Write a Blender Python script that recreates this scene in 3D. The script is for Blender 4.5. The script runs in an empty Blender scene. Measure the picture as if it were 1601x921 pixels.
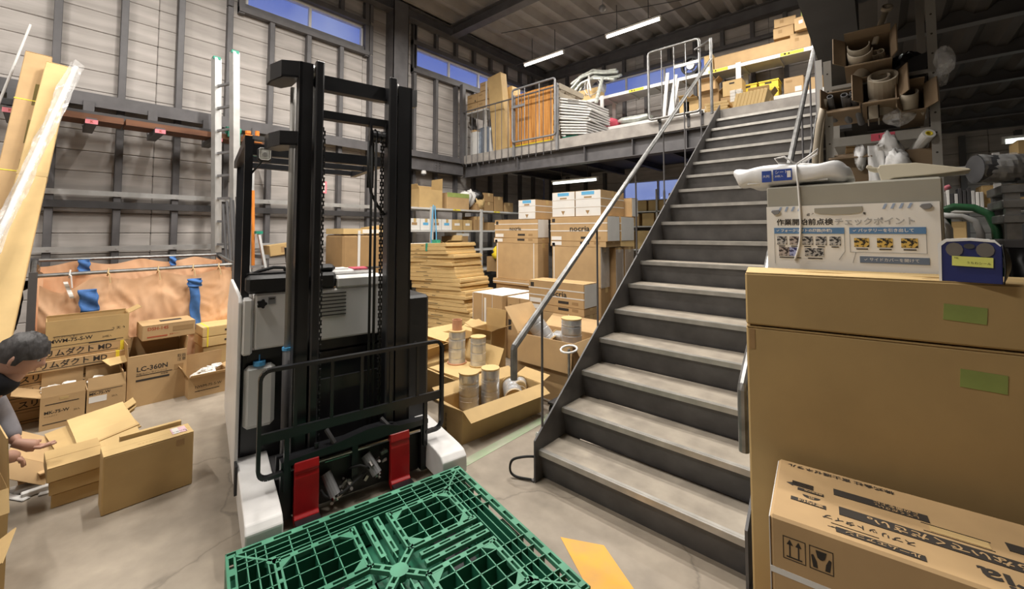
import bpy, math, random
from mathutils import Vector, Matrix, Euler, noise
R = math.radians
rnd = random.Random(7)
sc = bpy.context.scene
col = sc.collection

# ------------------------------------------------------------------ camera
cam = bpy.data.cameras.new('camera'); cam_o = bpy.data.objects.new('camera', cam); col.objects.link(cam_o)
cam.sensor_width = 36.0; cam.lens = 14.548; cam.shift_y = -0.0797; cam.clip_start = 0.05; cam.clip_end = 100
_p, _h = R(2.66), R(41.4)
_f = Vector((-math.sin(_h)*math.cos(_p), math.cos(_h)*math.cos(_p), math.sin(_p)))
_r = Vector((math.cos(_h), math.sin(_h), 0)); _u = _r.cross(_f)
cam_o.matrix_world = Matrix(((_r.x, _u.x, -_f.x, 0), (_r.y, _u.y, -_f.y, 0), (_r.z, _u.z, -_f.z, 1.605), (0, 0, 0, 1)))
sc.camera = cam_o
# ------------------------------------------------------------------ exposure, evening sky
sc.view_settings.view_transform = 'Standard'; sc.view_settings.look = 'None'
sc.view_settings.gamma = 1.0; sc.view_settings.use_curve_mapping = False
sc.view_settings.exposure = 0.0
w = bpy.data.worlds.new('evening_sky'); sc.world = w; w.use_nodes = True
nt = w.node_tree; bg = nt.nodes['Background']
tc = nt.nodes.new('ShaderNodeTexCoord'); nz = nt.nodes.new('ShaderNodeTexNoise'); nz.inputs['Scale'].default_value = 3.0
nz.inputs['Detail'].default_value = 5; rp = nt.nodes.new('ShaderNodeValToRGB')
rp.color_ramp.elements[0].position = .52; rp.color_ramp.elements[0].color = (.10, .165, .56, 1)
rp.color_ramp.elements[1].position = .78; rp.color_ramp.elements[1].color = (.42, .50, .78, 1)
nt.links.new(tc.outputs['Generated'], nz.inputs['Vector']); nt.links.new(nz.outputs['Fac'], rp.inputs['Fac'])
nt.links.new(rp.outputs['Color'], bg.inputs['Color']); bg.inputs['Strength'].default_value = 1.0
LAMP_POWER = 118.0          # watts of every ceiling tube
LAMP_COLOR = (1.0, .945, .875)
UNSEEN_LAMP_SPOTS = ((-4.8, 4.3), (-2.6, 4.3), (-5.0, 1.5), (-2.7, 1.5), (-5.0, -1.4), (-1.2, 3.5), (-2.7, -1.4))      # unseen tubes above the frame, some added to light truck and poster

# ------------------------------------------------------------------ materials
MAT = {}
def mat(name, c, rough=.6, metal=0., var=.12, scale=6., bump=0., stretch=(1, 1, 1), c2=None, detail=4., emit=0., alpha=1., trans=0., spec=.5, coat=0., hard=0):
    m = bpy.data.materials.new(name); m.use_nodes = True; MAT[name] = m
    t = m.node_tree; b = t.nodes['Principled BSDF']
    b.inputs['Roughness'].default_value = rough; b.inputs['Metallic'].default_value = metal
    b.inputs['Specular IOR Level'].default_value = spec; b.inputs['Coat Weight'].default_value = coat
    tcn = t.nodes.new('ShaderNodeTexCoord'); mp = t.nodes.new('ShaderNodeMapping'); mp.inputs['Scale'].default_value = stretch
    n = t.nodes.new('ShaderNodeTexNoise'); n.inputs['Scale'].default_value = scale; n.inputs['Detail'].default_value = detail
    r = t.nodes.new('ShaderNodeValToRGB'); e = r.color_ramp.elements
    e[0].position, e[1].position = (.46, .54) if hard else (.3, .72)
    lo = c2 if c2 else tuple(max(0, x*(1-var)) for x in c)
    hi = c if c2 else tuple(min(1, x*(1+var)) for x in c)
    e[0].color = (*lo, 1); e[1].color = (*hi, 1)
    t.links.new(tcn.outputs['Object'], mp.inputs['Vector']); t.links.new(mp.outputs['Vector'], n.inputs['Vector'])
    t.links.new(n.outputs['Fac'], r.inputs['Fac']); t.links.new(r.outputs['Color'], b.inputs['Base Color'])
    if bump:
        bp = t.nodes.new('ShaderNodeBump'); bp.inputs['Strength'].default_value = bump; bp.inputs['Distance'].default_value = .01
        t.links.new(n.outputs['Fac'], bp.inputs['Height']); t.links.new(bp.outputs['Normal'], b.inputs['Normal'])
    if emit:
        b.inputs['Emission Color'].default_value = (*c, 1); b.inputs['Emission Strength'].default_value = emit
    if alpha < 1: b.inputs['Alpha'].default_value = alpha
    if trans: b.inputs['Transmission Weight'].default_value = trans
    return m
mat('board', (.51, .475, .45), .85, 0, c2=(.34, .315, .295), scale=2.2, stretch=(1, .55, 5), bump=.25, detail=7)
mat('steel_grey', (.112, .108, .112), .5, .0, .18, 5, spec=.4)
mat('steel_dark', (.05, .048, .05), .55, 0, .2, 5)
mat('steel_light', (.25, .25, .258), .45, .2, .12, 4)
mat('stair_steel', (.082, .079, .08), .5, .0, .28, 7, .06)
mat('tread_mortar', (.44, .385, .31), .8, 0, c2=(.22, .19, .155), scale=4.5, detail=8, bump=.1)
mat('nosing', (.44, .42, .385), .35, .5, .2, 8)
mat('galvanised', (.27, .27, .265), .38, .75, .3, 14)
mat('alu', (.62, .62, .61), .38, .6, .12, 6)
mat('roof_deck', (.32, .295, .27), .7, 0, .12, 2.5)
mat('deck_dark', (.07, .063, .058), .7, 0, .2, 3)
mat('concrete_edge', (.34, .315, .29), .8, 0, .25, 5, .1)
mat('white_paint', (.72, .71, .69), .45, 0, .06, 4)
mat('shelf_white', (.55, .54, .52), .5, 0, .08, 4)
mat('cabinet_grey', (.33, .315, .265), .45, 0, .08, 3)
mat('card', (.51, .35, .155), .78, 0, .09, 5, .03)
mat('card_tan', (.49, .325, .16), .78, 0, .09, 5, .03)
mat('card_pale', (.62, .44, .20), .78, 0, .08, 5, .03)
mat('card_brown', (.36, .225, .10), .8, 0, .1, 5, .03)
mat('card_edge', (.62, .45, .24), .8, 0, .1, 20)
mat('card_white', (.74, .73, .70), .7, 0, .05, 5)
mat('tape', (.56, .40, .18), .3, 0, .06, 5, spec=.6)
mat('tape_green', (.29, .36, .10), .6, 0, .12, 9)
mat('ink', (.035, .028, .022), .8, 0, .1, 5)
mat('ink_red', (.42, .09, .04), .8, 0, .1, 5)
mat('ink_blue', (.12, .42, .70), .7, 0, .1, 5)
mat('paper', (.80, .78, .74), .7, 0, .03, 5)
mat('paper_pink', (.75, .52, .58), .7, 0, .1, 30)
mat('pink_tag', (.80, .25, .30), .7, 0, .1, 8)
mat('black_steel', (.018, .0185, .021), .33, .0, .25, 5, spec=.55)
mat('black_plastic', (.016, .016, .017), .5, 0, .2, 5)
mat('rubber', (.02, .02, .02), .8, 0, .2, 8)
mat('truck_grey', (.78, .77, .755), .4, 0, .06, 3)
mat('truck_white', (.80, .79, .78), .45, 0, c2=(.68, .67, .655), scale=6)
mat('red_paint', (.58, .014, .018), .33, 0, c2=(.42, .012, .014), scale=7)
mat('pallet_green', (.018, .135, .075), .42, 0, .16, 4)
mat('pallet_worn', (.075, .27, .165), .5, 0, .2, 6)
mat('orange_cloth', (.86, .56, .35), .8, 0, c2=(.76, .44, .24), scale=3, bump=.5)
mat('blue_cloth', (.055, .16, .42), .8, 0, .25, 14, .4)
mat('foil', (.60, .61, .62), .28, .55, .12, 9, .15)
mat('copper', (.62, .33, .20), .45, .1, .15, 9)
mat('wood', (.80, .40, .11), .6, 0, c2=(.42, .16, .03), scale=3.2, stretch=(5, 5, .5), detail=6)
mat('wood_brown', (.20, .085, .04), .7, 0, c2=(.12, .05, .025), scale=4, stretch=(4, .5, 4))
mat('plastic_white', (.74, .73, .71), .4, 0, .05, 5)
mat('ivory', (.62, .56, .43), .5, 0, .07, 5)
mat('clear_film', (.78, .78, .77), .16, 0, .2, 20, .5, alpha=.30, spec=.8)
mat('yellow', (.78, .58, .03), .45, 0, .08, 5)
mat('label_yellow', (.80, .66, .05), .6, 0, .05, 5)
mat('crimson', (.55, .08, .12), .8, 0, .2, 9, .3)
mat('blue_box', (.012, .020, .12), .4, 0, .15, 5)
mat('green_paint', (.035, .13, .055), .35, 0, .15, 6)
mat('green_plastic', (.03, .30, .20), .4, 0, .1, 6)
mat('orange_plastic', (.80, .26, .04), .45, 0, .1, 6)
mat('glass', (.75, .80, .82), .05, 0, .0, 5, alpha=.12, spec=.6)
mat('tube_glow', (1., .93, .82), .4, 0, 0, 5, emit=9.0)
mat('tube_glow_dim', (.92, 1., .92), .4, 0, 0, 5, emit=2.6)
mat('skin', (.52, .30, .22), .55, 0, .1, 9)
mat('hair', (.022, .019, .018), .55, 0, c2=(.07, .065, .065), scale=30, stretch=(1, 1, .3), bump=.6)
mat('jacket', (.20, .19, .205), .85, 0, .2, 9, .4)
mat('collar', (.012, .012, .016), .9, 0, .2, 9, .3)
mat('trousers', (.035, .037, .05), .9, 0, .2, 9, .3)
mat('floor_orange', (.80, .40, .045), .7, 0, c2=(.62, .34, .10), scale=8, detail=7)
mat('floor_green', (.30, .40, .24), .75, 0, c2=(.40, .40, .31), scale=9, detail=7)
mat('grey_pipe', (.12, .12, .125), .5, 0, .1, 6)
mat('pipe_beige', (.34, .29, .22), .5, 0, .12, 5)
mat('silver_hose', (.60, .63, .58), .4, .35, .2, 8, .3)
mat('black_bag', (.012, .012, .013), .4, 0, .2, 8, .4)

mat('ivory_translucent', (.80, .81, .80), .35, 0, .04, 3, alpha=.86)
mat('cap_blue', (.10, .42, .80), .4, 0, .05, 3)
mat('chrome', (.60, .58, .56), .18, 1., .15, 6)
mat('chrome_dull', (.33, .31, .29), .32, .8, .4, 25)
mat('lamp_glass', (.72, .72, .68), .12, .1, .25, 30)
mat('poster_blue', (.10, .22, .42), .7, 0, .05, 5)
mat('poster_blue_pale', (.34, .42, .58), .7, 0, .05, 5)
mat('poster_slate', (.14, .18, .25), .7, 0, .05, 5)
mat('poster_navy', (.02, .06, .32), .6, 0, .05, 5)
mat('poster_grey', (.20, .20, .21), .7, 0, .05, 5)
mat('photo_grey', (.45, .44, .43), .7, 0, c2=(.02, .02, .025), scale=85, detail=3, hard=1)
mat('photo_brown', (.42, .36, .33), .7, 0, c2=(.03, .02, .02), scale=75, detail=3, hard=1)
mat('photo_blue', (.35, .38, .62), .7, 0, c2=(.02, .02, .10), scale=75, detail=3, hard=1)
mat('photo_yellow', (.62, .42, .10), .7, 0, c2=(.02, .015, .01), scale=75, stretch=(1, 1, .25), detail=2, hard=1)
mat('note_yellow', (.66, .68, .16), .7, 0, .05, 5)
mat('print_tan', (.13, .115, .10), .7, 0, .1, 20)
mat('pack_white', (.80, .80, .80), .28, 0, .06, 14, .35, spec=.6)
mat('blue_foil', (.42, .50, .62), .25, .7, .15, 6, .1)
mat('rack_grey', (.26, .245, .22), .5, 0, .12, 5)
mat('card_kraft', (.45, .31, .135), .8, 0, .07, 5, .03)
ORD = 'first second third fourth fifth sixth seventh eighth ninth tenth eleventh twelfth thirteenth fourteenth fifteenth sixteenth seventeenth eighteenth nineteenth twentieth twenty-first twenty-second twenty-third twenty-fourth twenty-fifth'.split()
mat('print_olive', (.16, .12, .03), .8, 0, .1, 5)
mat('card_shaded', (.21, .145, .085), .8, 0, .12, 6)  # cardboard for the rack, the shade under the deck put into its colour
mat('roll_dark', (.055, .056, .06), .3, 0, .2, 8, spec=.6)
def floor_mat():
    m = bpy.data.materials.new('concrete_floor'); m.use_nodes = True; MAT['concrete_floor'] = m
    t = m.node_tree; b = t.nodes['Principled BSDF']; N = t.nodes.new; L = t.links.new
    tcn = N('ShaderNodeTexCoord')
    n1 = N('ShaderNodeTexNoise'); n1.inputs['Scale'].default_value = .9; n1.inputs['Detail'].default_value = 8; n1.inputs['Roughness'].default_value = .62
    n2 = N('ShaderNodeTexNoise'); n2.inputs['Scale'].default_value = 9; n2.inputs['Detail'].default_value = 6
    r1 = N('ShaderNodeValToRGB'); e = r1.color_ramp.elements
    e[0].position = .28; e[0].color = (.225, .188, .148, 1); e[1].position = .66; e[1].color = (.42, .36, .285, 1)
    r2 = N('ShaderNodeValToRGB'); e = r2.color_ramp.elements
    e[0].position = .3; e[0].color = (.78, .78, .78, 1); e[1].position = .7; e[1].color = (1, 1, 1, 1)
    mx = N('ShaderNodeMix'); mx.data_type = 'RGBA'; mx.blend_type = 'MULTIPLY'; mx.inputs['Factor'].default_value = .8
    vo = N('ShaderNodeTexVoronoi'); vo.feature = 'DISTANCE_TO_EDGE'; vo.inputs['Scale'].default_value = .55
    nd = N('ShaderNodeTexNoise'); nd.inputs['Scale'].default_value = 2.5; nd.inputs['Detail'].default_value = 5
    ad = N('ShaderNodeVectorMath'); ad.operation = 'MULTIPLY_ADD'; ad.inputs[1].default_value = (.5, .5, 0)
    cr = N('ShaderNodeValToRGB'); e = cr.color_ramp.elements
    e[0].position = 0; e[0].color = (.55, .55, .55, 1); e[1].position = .006; e[1].color = (1, 1, 1, 1)
    mx2 = N('ShaderNodeMix'); mx2.data_type = 'RGBA'; mx2.blend_type = 'MULTIPLY'; mx2.inputs['Factor'].default_value = .7
    for n in (n1, n2, nd): L(tcn.outputs['Object'], n.inputs['Vector'])
    L(nd.outputs['Color'], ad.inputs[0]); L(tcn.outputs['Object'], ad.inputs[2]); L(ad.outputs['Vector'], vo.inputs['Vector'])
    L(n1.outputs['Fac'], r1.inputs['Fac']); L(n2.outputs['Fac'], r2.inputs['Fac'])
    L(r1.outputs['Color'], mx.inputs[6]); L(r2.outputs['Color'], mx.inputs[7])
    L(vo.outputs['Distance'], cr.inputs['Fac']); L(mx.outputs[2], mx2.inputs[6]); L(cr.outputs['Color'], mx2.inputs[7])
    L(mx2.outputs[2], b.inputs['Base Color'])
    rr = N('ShaderNodeMapRange'); rr.inputs['To Min'].default_value = .42; rr.inputs['To Max'].default_value = .7
    L(n1.outputs['Fac'], rr.inputs['Value']); L(rr.outputs['Result'], b.inputs['Roughness'])
    bp = N('ShaderNodeBump'); bp.inputs['Strength'].default_value = .08; bp.inputs['Distance'].default_value = .01
    L(n2.outputs['Fac'], bp.inputs['Height']); L(bp.outputs['Normal'], b.inputs['Normal'])
floor_mat()

# ------------------------------------------------------------------ mesh building
class MB:
    def __init__(s): s.v = []; s.f = []; s.m = []
    def add(s, vs, fs, m=0, M=None):
        o = len(s.v)
        s.v += [tuple(M @ Vector(p)) if M else tuple(p) for p in vs]
        s.f += [tuple(i+o for i in f) for f in fs]; s.m += [m]*len(fs); return s
    def box(s, x0, y0, z0, x1, y1, z1, m=0, M=None):
        return s.add([(x0,y0,z0),(x1,y0,z0),(x1,y1,z0),(x0,y1,z0),(x0,y0,z1),(x1,y0,z1),(x1,y1,z1),(x0,y1,z1)],
                     [(0,3,2,1),(4,5,6,7),(0,1,5,4),(1,2,6,5),(2,3,7,6),(3,0,4,7)], m, M)
    def cbox(s, c, d, m=0, rot=None):
        M = Matrix.Translation(c) @ (Euler([R(a) for a in rot]).to_matrix().to_4x4() if rot else Matrix())
        a, b, e = d[0]/2, d[1]/2, d[2]/2
        return s.box(-a, -b, -e, a, b, e, m, M)
    def rbox(s, x0, y0, z0, x1, y1, z1, c, m=0, M=None):       # box with chamfered edges
        P = []
        for sx, X in ((1, x0), (-1, x1)):
            for sy, Y in ((1, y0), (-1, y1)):
                for sz, Z in ((1, z0), (-1, z1)):
                    P += [(X, Y+sy*c, Z+sz*c), (X+sx*c, Y, Z+sz*c), (X+sx*c, Y+sy*c, Z)]
        I = lambda a, b, d, k: (a*4+b*2+d)*3+k
        F = []
        for a in (0, 1):
            F.append((I(a,0,0,0), I(a,1,0,0), I(a,1,1,0), I(a,0,1,0)) if a else (I(a,0,0,0), I(a,0,1,0), I(a,1,1,0), I(a,1,0,0)))
            F.append((I(0,a,0,1), I(0,a,1,1), I(1,a,1,1), I(1,a,0,1)) if a else (I(0,a,0,1), I(1,a,0,1), I(1,a,1,1), I(0,a,1,1)))
            F.append((I(0,0,a,2), I(1,0,a,2), I(1,1,a,2), I(0,1,a,2)) if a else (I(0,0,a,2), I(0,1,a,2), I(1,1,a,2), I(1,0,a,2)))
        for a in (0, 1):
            for b in (0, 1):
                F.append((I(a,b,0,0), I(a,b,1,0), I(a,b,1,1), I(a,b,0,1)) if a != b else (I(a,b,0,1), I(a,b,1,1), I(a,b,1,0), I(a,b,0,0)))
                F.append((I(a,0,b,0), I(a,0,b,2), I(a,1,b,2), I(a,1,b,0)) if a == b else (I(a,1,b,0), I(a,1,b,2), I(a,0,b,2), I(a,0,b,0)))
                F.append((I(0,a,b,1), I(0,a,b,2), I(1,a,b,2), I(1,a,b,1)) if a != b else (I(1,a,b,1), I(1,a,b,2), I(0,a,b,2), I(0,a,b,1)))
                for d in (0, 1):
                    F.append((I(a,b,d,0), I(a,b,d,1), I(a,b,d,2)) if (a+b+d) % 2 else (I(a,b,d,2), I(a,b,d,1), I(a,b,d,0)))
        return s.add(P, F, m, M)
    def bar(s, p0, p1, w, h, m=0, up=(0, 0, 1)):
        p0 = Vector(p0); p1 = Vector(p1); d = p1-p0; L = d.length; d.normalize(); u = Vector(up)
        if abs(d.dot(u)) > .99: u = Vector((0, 1, 0))
        r = d.cross(u).normalized(); u = r.cross(d)
        M = Matrix(((d.x, r.x, u.x, p0.x), (d.y, r.y, u.y, p0.y), (d.z, r.z, u.z, p0.z), (0, 0, 0, 1)))
        return s.box(0, -w/2, -h/2, L, w/2, h/2, m, M)
    def cyl(s, p0, p1, r0, r1=None, n=12, m=0, caps=True):
        r1 = r0 if r1 is None else r1
        p0 = Vector(p0); p1 = Vector(p1); d = (p1-p0).normalized()
        a = d.orthogonal().normalized(); b = d.cross(a)
        vs = [tuple(p+(a*math.cos(2*math.pi*i/n)+b*math.sin(2*math.pi*i/n))*q) for p, q in ((p0, r0), (p1, r1)) for i in range(n)]
        fs = [(i, (i+1) % n, n+(i+1) % n, n+i) for i in range(n)]
        if caps: fs += [tuple(reversed(range(n))), tuple(range(n, 2*n))]
        return s.add(vs, fs, m)
    def ring(s, p0, p1, ro, ri, n=14, m=0):                    # open-ended hollow tube
        p0 = Vector(p0); p1 = Vector(p1); d = (p1-p0).normalized()
        a = d.orthogonal().normalized(); b = d.cross(a)
        vs = [tuple(p+(a*math.cos(2*math.pi*i/n)+b*math.sin(2*math.pi*i/n))*q) for p, q in ((p0, ro), (p1, ro), (p1, ri), (p0, ri)) for i in range(n)]
        return s.add(vs, [(k*n+i, k*n+(i+1) % n, ((k+1) % 4)*n+(i+1) % n, ((k+1) % 4)*n+i) for k in range(4) for i in range(n)], m)
    def tube(s, pts, r, n=8, m=0, closed=False, sm=0):
        if sm:                                                 # rounded path through the given points
            P = [Vector(p) for p in pts]; P = [P[0]*2-P[1]]+P+[P[-1]*2-P[-2]]; pts = []
            for i in range(1, len(P)-2):
                for j in range(sm):
                    t = j/sm; a, b, c, d = P[i-1:i+3]; pts.append(.5*((2*b)+(c-a)*t+(2*a-5*b+4*c-d)*t*t+(3*b-a-3*c+d)*t**3))
            pts.append(P[-2])
        pts = [Vector(p) for p in pts]; k = len(pts); rs = r if isinstance(r, (list, tuple)) else [r]*k
        def tan(i):
            if closed: return (pts[(i+1) % k]-pts[i-1]).normalized()
            return (pts[min(i+1, k-1)]-pts[max(i-1, 0)]).normalized()
        a = tan(0).orthogonal().normalized(); vs = []
        for i in range(k):
            t = tan(i); a = (a-t*a.dot(t)).normalized(); b = t.cross(a)
            q = rs[i]
            if 0 < i < k-1 or closed:
                c = max(.5, math.cos(.5*(pts[i]-pts[i-1]).angle(pts[(i+1) % k]-pts[i], 0))); q = rs[i]
            vs += [tuple(pts[i]+(a*math.cos(2*math.pi*j/n)+b*math.sin(2*math.pi*j/n))*q) for j in range(n)]
        fs = [(i*n+j, i*n+(j+1) % n, ((i+1) % k)*n+(j+1) % n, ((i+1) % k)*n+j) for i in range(k if closed else k-1) for j in range(n)]
        if not closed: fs += [tuple(reversed(range(n))), tuple(range((k-1)*n, k*n))]
        return s.add(vs, fs, m)
    def prism(s, pts, vec, m=0):                               # closed polygon pushed along vec
        n = len(pts); vs = [tuple(p) for p in pts]+[tuple(Vector(p)+Vector(vec)) for p in pts]
        return s.add(vs, [tuple(reversed(range(n))), tuple(range(n, 2*n))]+[(i, (i+1) % n, n+(i+1) % n, n+i) for i in range(n)], m)
    def surf(s, fn, nu, nv, m=0, wrap=False):
        vs = [tuple(fn(i/(nu if wrap else nu), j/nv)) for i in range(nu if wrap else nu+1) for j in range(nv+1)]
        k = nu if wrap else nu+1
        return s.add(vs, [(i*(nv+1)+j, ((i+1) % k)*(nv+1)+j, ((i+1) % k)*(nv+1)+j+1, i*(nv+1)+j+1) for i in range(nu) for j in range(nv)], m)
    def blob(s, c, r, n=10, m=0, seed=0, amp=.15, M=None):
        q = random.Random(seed); ph = [q.uniform(0, 6.28) for _ in range(6)]
        vs = []; fs = []; h = n//2
        for j in range(h+1):
            t = math.pi*j/h
            for i in range(n):
                p = 2*math.pi*i/n
                k = 1+amp*(math.sin(2*p+ph[0])*math.sin(2*t+ph[1])+.6*math.sin(5*p+ph[2]+3*t)+.4*math.sin(9*p+ph[3]-5*t)*math.sin(t))
                vs.append((c[0]+r[0]*k*math.sin(t)*math.cos(p), c[1]+r[1]*k*math.sin(t)*math.sin(p), c[2]+r[2]*k*math.cos(t)))
        fs = [(j*n+i, (j+1)*n+i, (j+1)*n+(i+1) % n, j*n+(i+1) % n) for j in range(h) for i in range(n)]
        return s.add(vs, fs, m, M)
    def mesh(s, name, mats):
        me = bpy.data.meshes.new(name); me.from_pydata(s.v, [], s.f)
        for k in ([mats] if isinstance(mats, str) else mats): me.materials.append(MAT[k])
        me.polygons.foreach_set('material_index', s.m); return me
    def build(s, name, mats, parent=None, smooth=False, loc=None, bevel=0., solid=0., subd=0):
        me = s.mesh(name, mats)
        if smooth: me.polygons.foreach_set('use_smooth', [True]*len(me.polygons))
        o = bpy.data.objects.new(name, me); col.objects.link(o)
        if parent: o.parent = parent
        if loc: o.location = loc
        if solid:
            d = o.modifiers.new('solid', 'SOLIDIFY'); d.thickness = solid; d.offset = 0
        if subd:
            d = o.modifiers.new('sub', 'SUBSURF'); d.levels = subd; d.render_levels = subd
        if bevel:
            d = o.modifiers.new('bevel', 'BEVEL'); d.width = bevel; d.segments = 2; d.limit_method = 'ANGLE'; d.harden_normals = False
        return o
def obj(name, me, parent=None, loc=(0, 0, 0), rot=(0, 0, 0)):
    o = bpy.data.objects.new(name, me); col.objects.link(o); o.location = loc; o.rotation_euler = rot
    if parent: o.parent = parent
    return o
def thing(name, label, cat, loc=(0, 0, 0), rz=0., group=None, rot=None):
    o = bpy.data.objects.new(name, None); col.objects.link(o); o.empty_display_size = .05
    o.location = loc; o.rotation_euler = tuple(R(a) for a in rot) if rot else (0, 0, R(rz))
    return tag(o, label, cat, group)
def tag(o, label, cat, group=None):
    o['label'] = label; o['category'] = cat
    if group: o['group'] = group
    return o
def struct(o): o['kind'] = 'structure'; return o
def stuff(o): o['kind'] = 'stuff'; return o
def empty_struct(name, loc=(0, 0, 0)):
    o = bpy.data.objects.new(name, None); col.objects.link(o); o.location = loc; return struct(o)
_kids = {}
def dup(root, loc, rz=None, label=None, group=None, rot=None):
    r = root.copy(); col.objects.link(r); r.location = loc
    if rz is not None: r.rotation_euler = (0, 0, R(rz))
    if rot: r.rotation_euler = tuple(R(a) for a in rot)
    if label: r['label'] = label
    if group: r['group'] = group
    for ch in root.children:
        c = ch.copy(); col.objects.link(c); c.parent = r
        for g in ch.children:
            d = g.copy(); col.objects.link(d); d.parent = c
    return r

# ------------------------------------------------------------------ lettering (flat print on a face)
_txt = {}
def text_mesh(s, size, mname, outline=False, bold=False):
    key = (s, size, mname, outline, bold)
    if key in _txt: return _txt[key]
    cu = bpy.data.curves.new('lettering', 'FONT'); cu.body = s; cu.size = size; cu.align_x = 'LEFT'; cu.align_y = 'CENTER'; cu.resolution_u = 2
    if outline: cu.fill_mode = 'NONE'; cu.bevel_depth = size*.014; cu.bevel_resolution = 0
    if bold: cu.offset = size*.022
    o = bpy.data.objects.new('lettering_source', cu); col.objects.link(o); bpy.context.view_layer.update()
    dg = bpy.context.evaluated_depsgraph_get(); me = bpy.data.meshes.new_from_object(o.evaluated_get(dg))
    bpy.data.objects.remove(o); me.materials.clear(); me.materials.append(MAT[mname]); me.name = 'lettering'
    _txt[key] = me; return me
FACES = {'-y': ((1,0,0),(0,0,1),(0,-1,0)), '+x': ((0,1,0),(0,0,1),(1,0,0)), '-x': ((0,-1,0),(0,0,1),(-1,0,0)), '+y': ((-1,0,0),(0,0,1),(0,1,0)), 'top': ((1,0,0),(0,1,0),(0,0,1))}
def place(o, face, at, spin=0., wide=1.):
    """at = point on the face in the parent's own metres; spin turns it in the face"""
    a, b, n = (Vector(x) for x in FACES[face])
    M = Matrix(((a.x,b.x,n.x,at[0]+n.x*.0012),(a.y,b.y,n.y,at[1]+n.y*.0012),(a.z,b.z,n.z,at[2]+n.z*.0012),(0,0,0,1))) @ Matrix.Rotation(R(spin), 4, 'Z') @ Matrix.Diagonal((wide, 1, 1, 1))
    o.matrix_local = M; return o
def lettering(parent, s, size, face, at, m='ink', spin=0., wide=1., outline=False, name='lettering', bold=False):
    o = obj(name, text_mesh(s, size, m, outline, bold), parent); return place(o, face, at, spin, wide)
def patch(parent, wdt, hgt, face, at, m, spin=0., name='label_sticker', lift=.0):
    b = MB(); b.box(0, -hgt/2, lift-.001, wdt, hgt/2, lift+.0006); o = b.build(name, m, parent); return place(o, face, at, spin)

# ------------------------------------------------------------------ cartons
def carton(label, loc, rz, size, m='card', group=None, name='cardboard_box', cat='box', tape=True, seam='x', rot=None, flaps=True, mt=None):
    w, d, h = size; t = thing(name, label, cat, loc, rz, group, rot)
    b = MB(); b.rbox(-w/2, -d/2, 0, w/2, d/2, h-(.004 if flaps else 0), min(.006, h*.04)); b.build('carton_body', m, t)
    if flaps:
        for s in (-1, 1):
            f = MB()
            if seam == 'x': f.box(-w/2+.001, min(s*.002, s*d/2), h-.004, w/2-.001, max(s*.002, s*d/2), h)
            else: f.box(min(s*.002, s*w/2), -d/2+.001, h-.004, max(s*.002, s*w/2), d/2-.001, h)
            f.build('top_flap', mt or m, t)
    if tape:
        f = MB(); q = min(.06, min(w, d)*.3); e = min(.07, h*.35)
        if seam == 'x':
            f.box(-w/2-.001, -q/2, h, w/2+.001, q/2, h+.001); f.box(-w/2-.0015, -q/2, h-e, -w/2, q/2, h+.001); f.box(w/2, -q/2, h-e, w/2+.0015, q/2, h+.001)
        else:
            f.box(-q/2, -d/2-.001, h, q/2, d/2+.001, h+.001); f.box(-q/2, -d/2-.0015, h-e, q/2, -d/2, h+.001); f.box(-q/2, d/2, h-e, q/2, d/2+.0015, h+.001)
        f.build('tape', 'tape', t)
    return t
def open_carton(label, loc, rz, size, m='card', flaps=(), group=None, name='open_cardboard_box', rot=None):
    """flaps: (side, angle from upright outward, length)"""
    w, d, h = size; t = thing(name, label, 'box', loc, rz, group, rot); k = .006
    b = MB(); b.box(-w/2, -d/2, 0, w/2, d/2, k)
    b.box(-w/2, -d/2, k, -w/2+k, d/2, h); b.box(w/2-k, -d/2, k, w/2, d/2, h)
    b.box(-w/2+k, -d/2, k, w/2-k, -d/2+k, h); b.box(-w/2+k, d/2-k, k, w/2-k, d/2, h)
    b.build('carton_body', m, t)
    for side, ang, ln in flaps:
        f = MB(); L = (d if side in ('+x', '-x') else w)-.006
        f.box(-L/2, 0, 0, L/2, .005, ln)
        o = f.build('flap', m, t)
        zr = {'-y': 0, '+x': 90, '+y': 180, '-x': -90}[side]
        c = {'-y': (0, -d/2, h), '+x': (w/2, 0, h), '+y': (0, d/2, h), '-x': (-w/2, 0, h)}[side]
        o.matrix_local = Matrix.Translation(c) @ Matrix.Rotation(R(zr), 4, 'Z') @ Matrix.Rotation(R(ang), 4, 'X')
    return t
# ================================================================== the setting
XW, YB = -7.6, 10.1
fl = MB(); fl.box(-9, -5, -.1, 6, 11.4, 0); struct(fl.build('floor', 'concrete_floor'))
def floor_mark(name, m, pts, parent=None):
    b = MB(); b.prism([(x, y, .0006) for x, y in pts], (0, 0, .0012)); return struct(b.build(name, m))
floor_mark('trim_1', 'floor_green', [(-2.245, 1.2), (-2.165, 1.2), (-2.15, 4.3), (-2.23, 4.3)])
floor_mark('trim_2', 'floor_orange', [(-1.30, 1.86), (-1.10, 1.96), (-.62, 1.66), (-.72, 1.48)])

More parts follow.
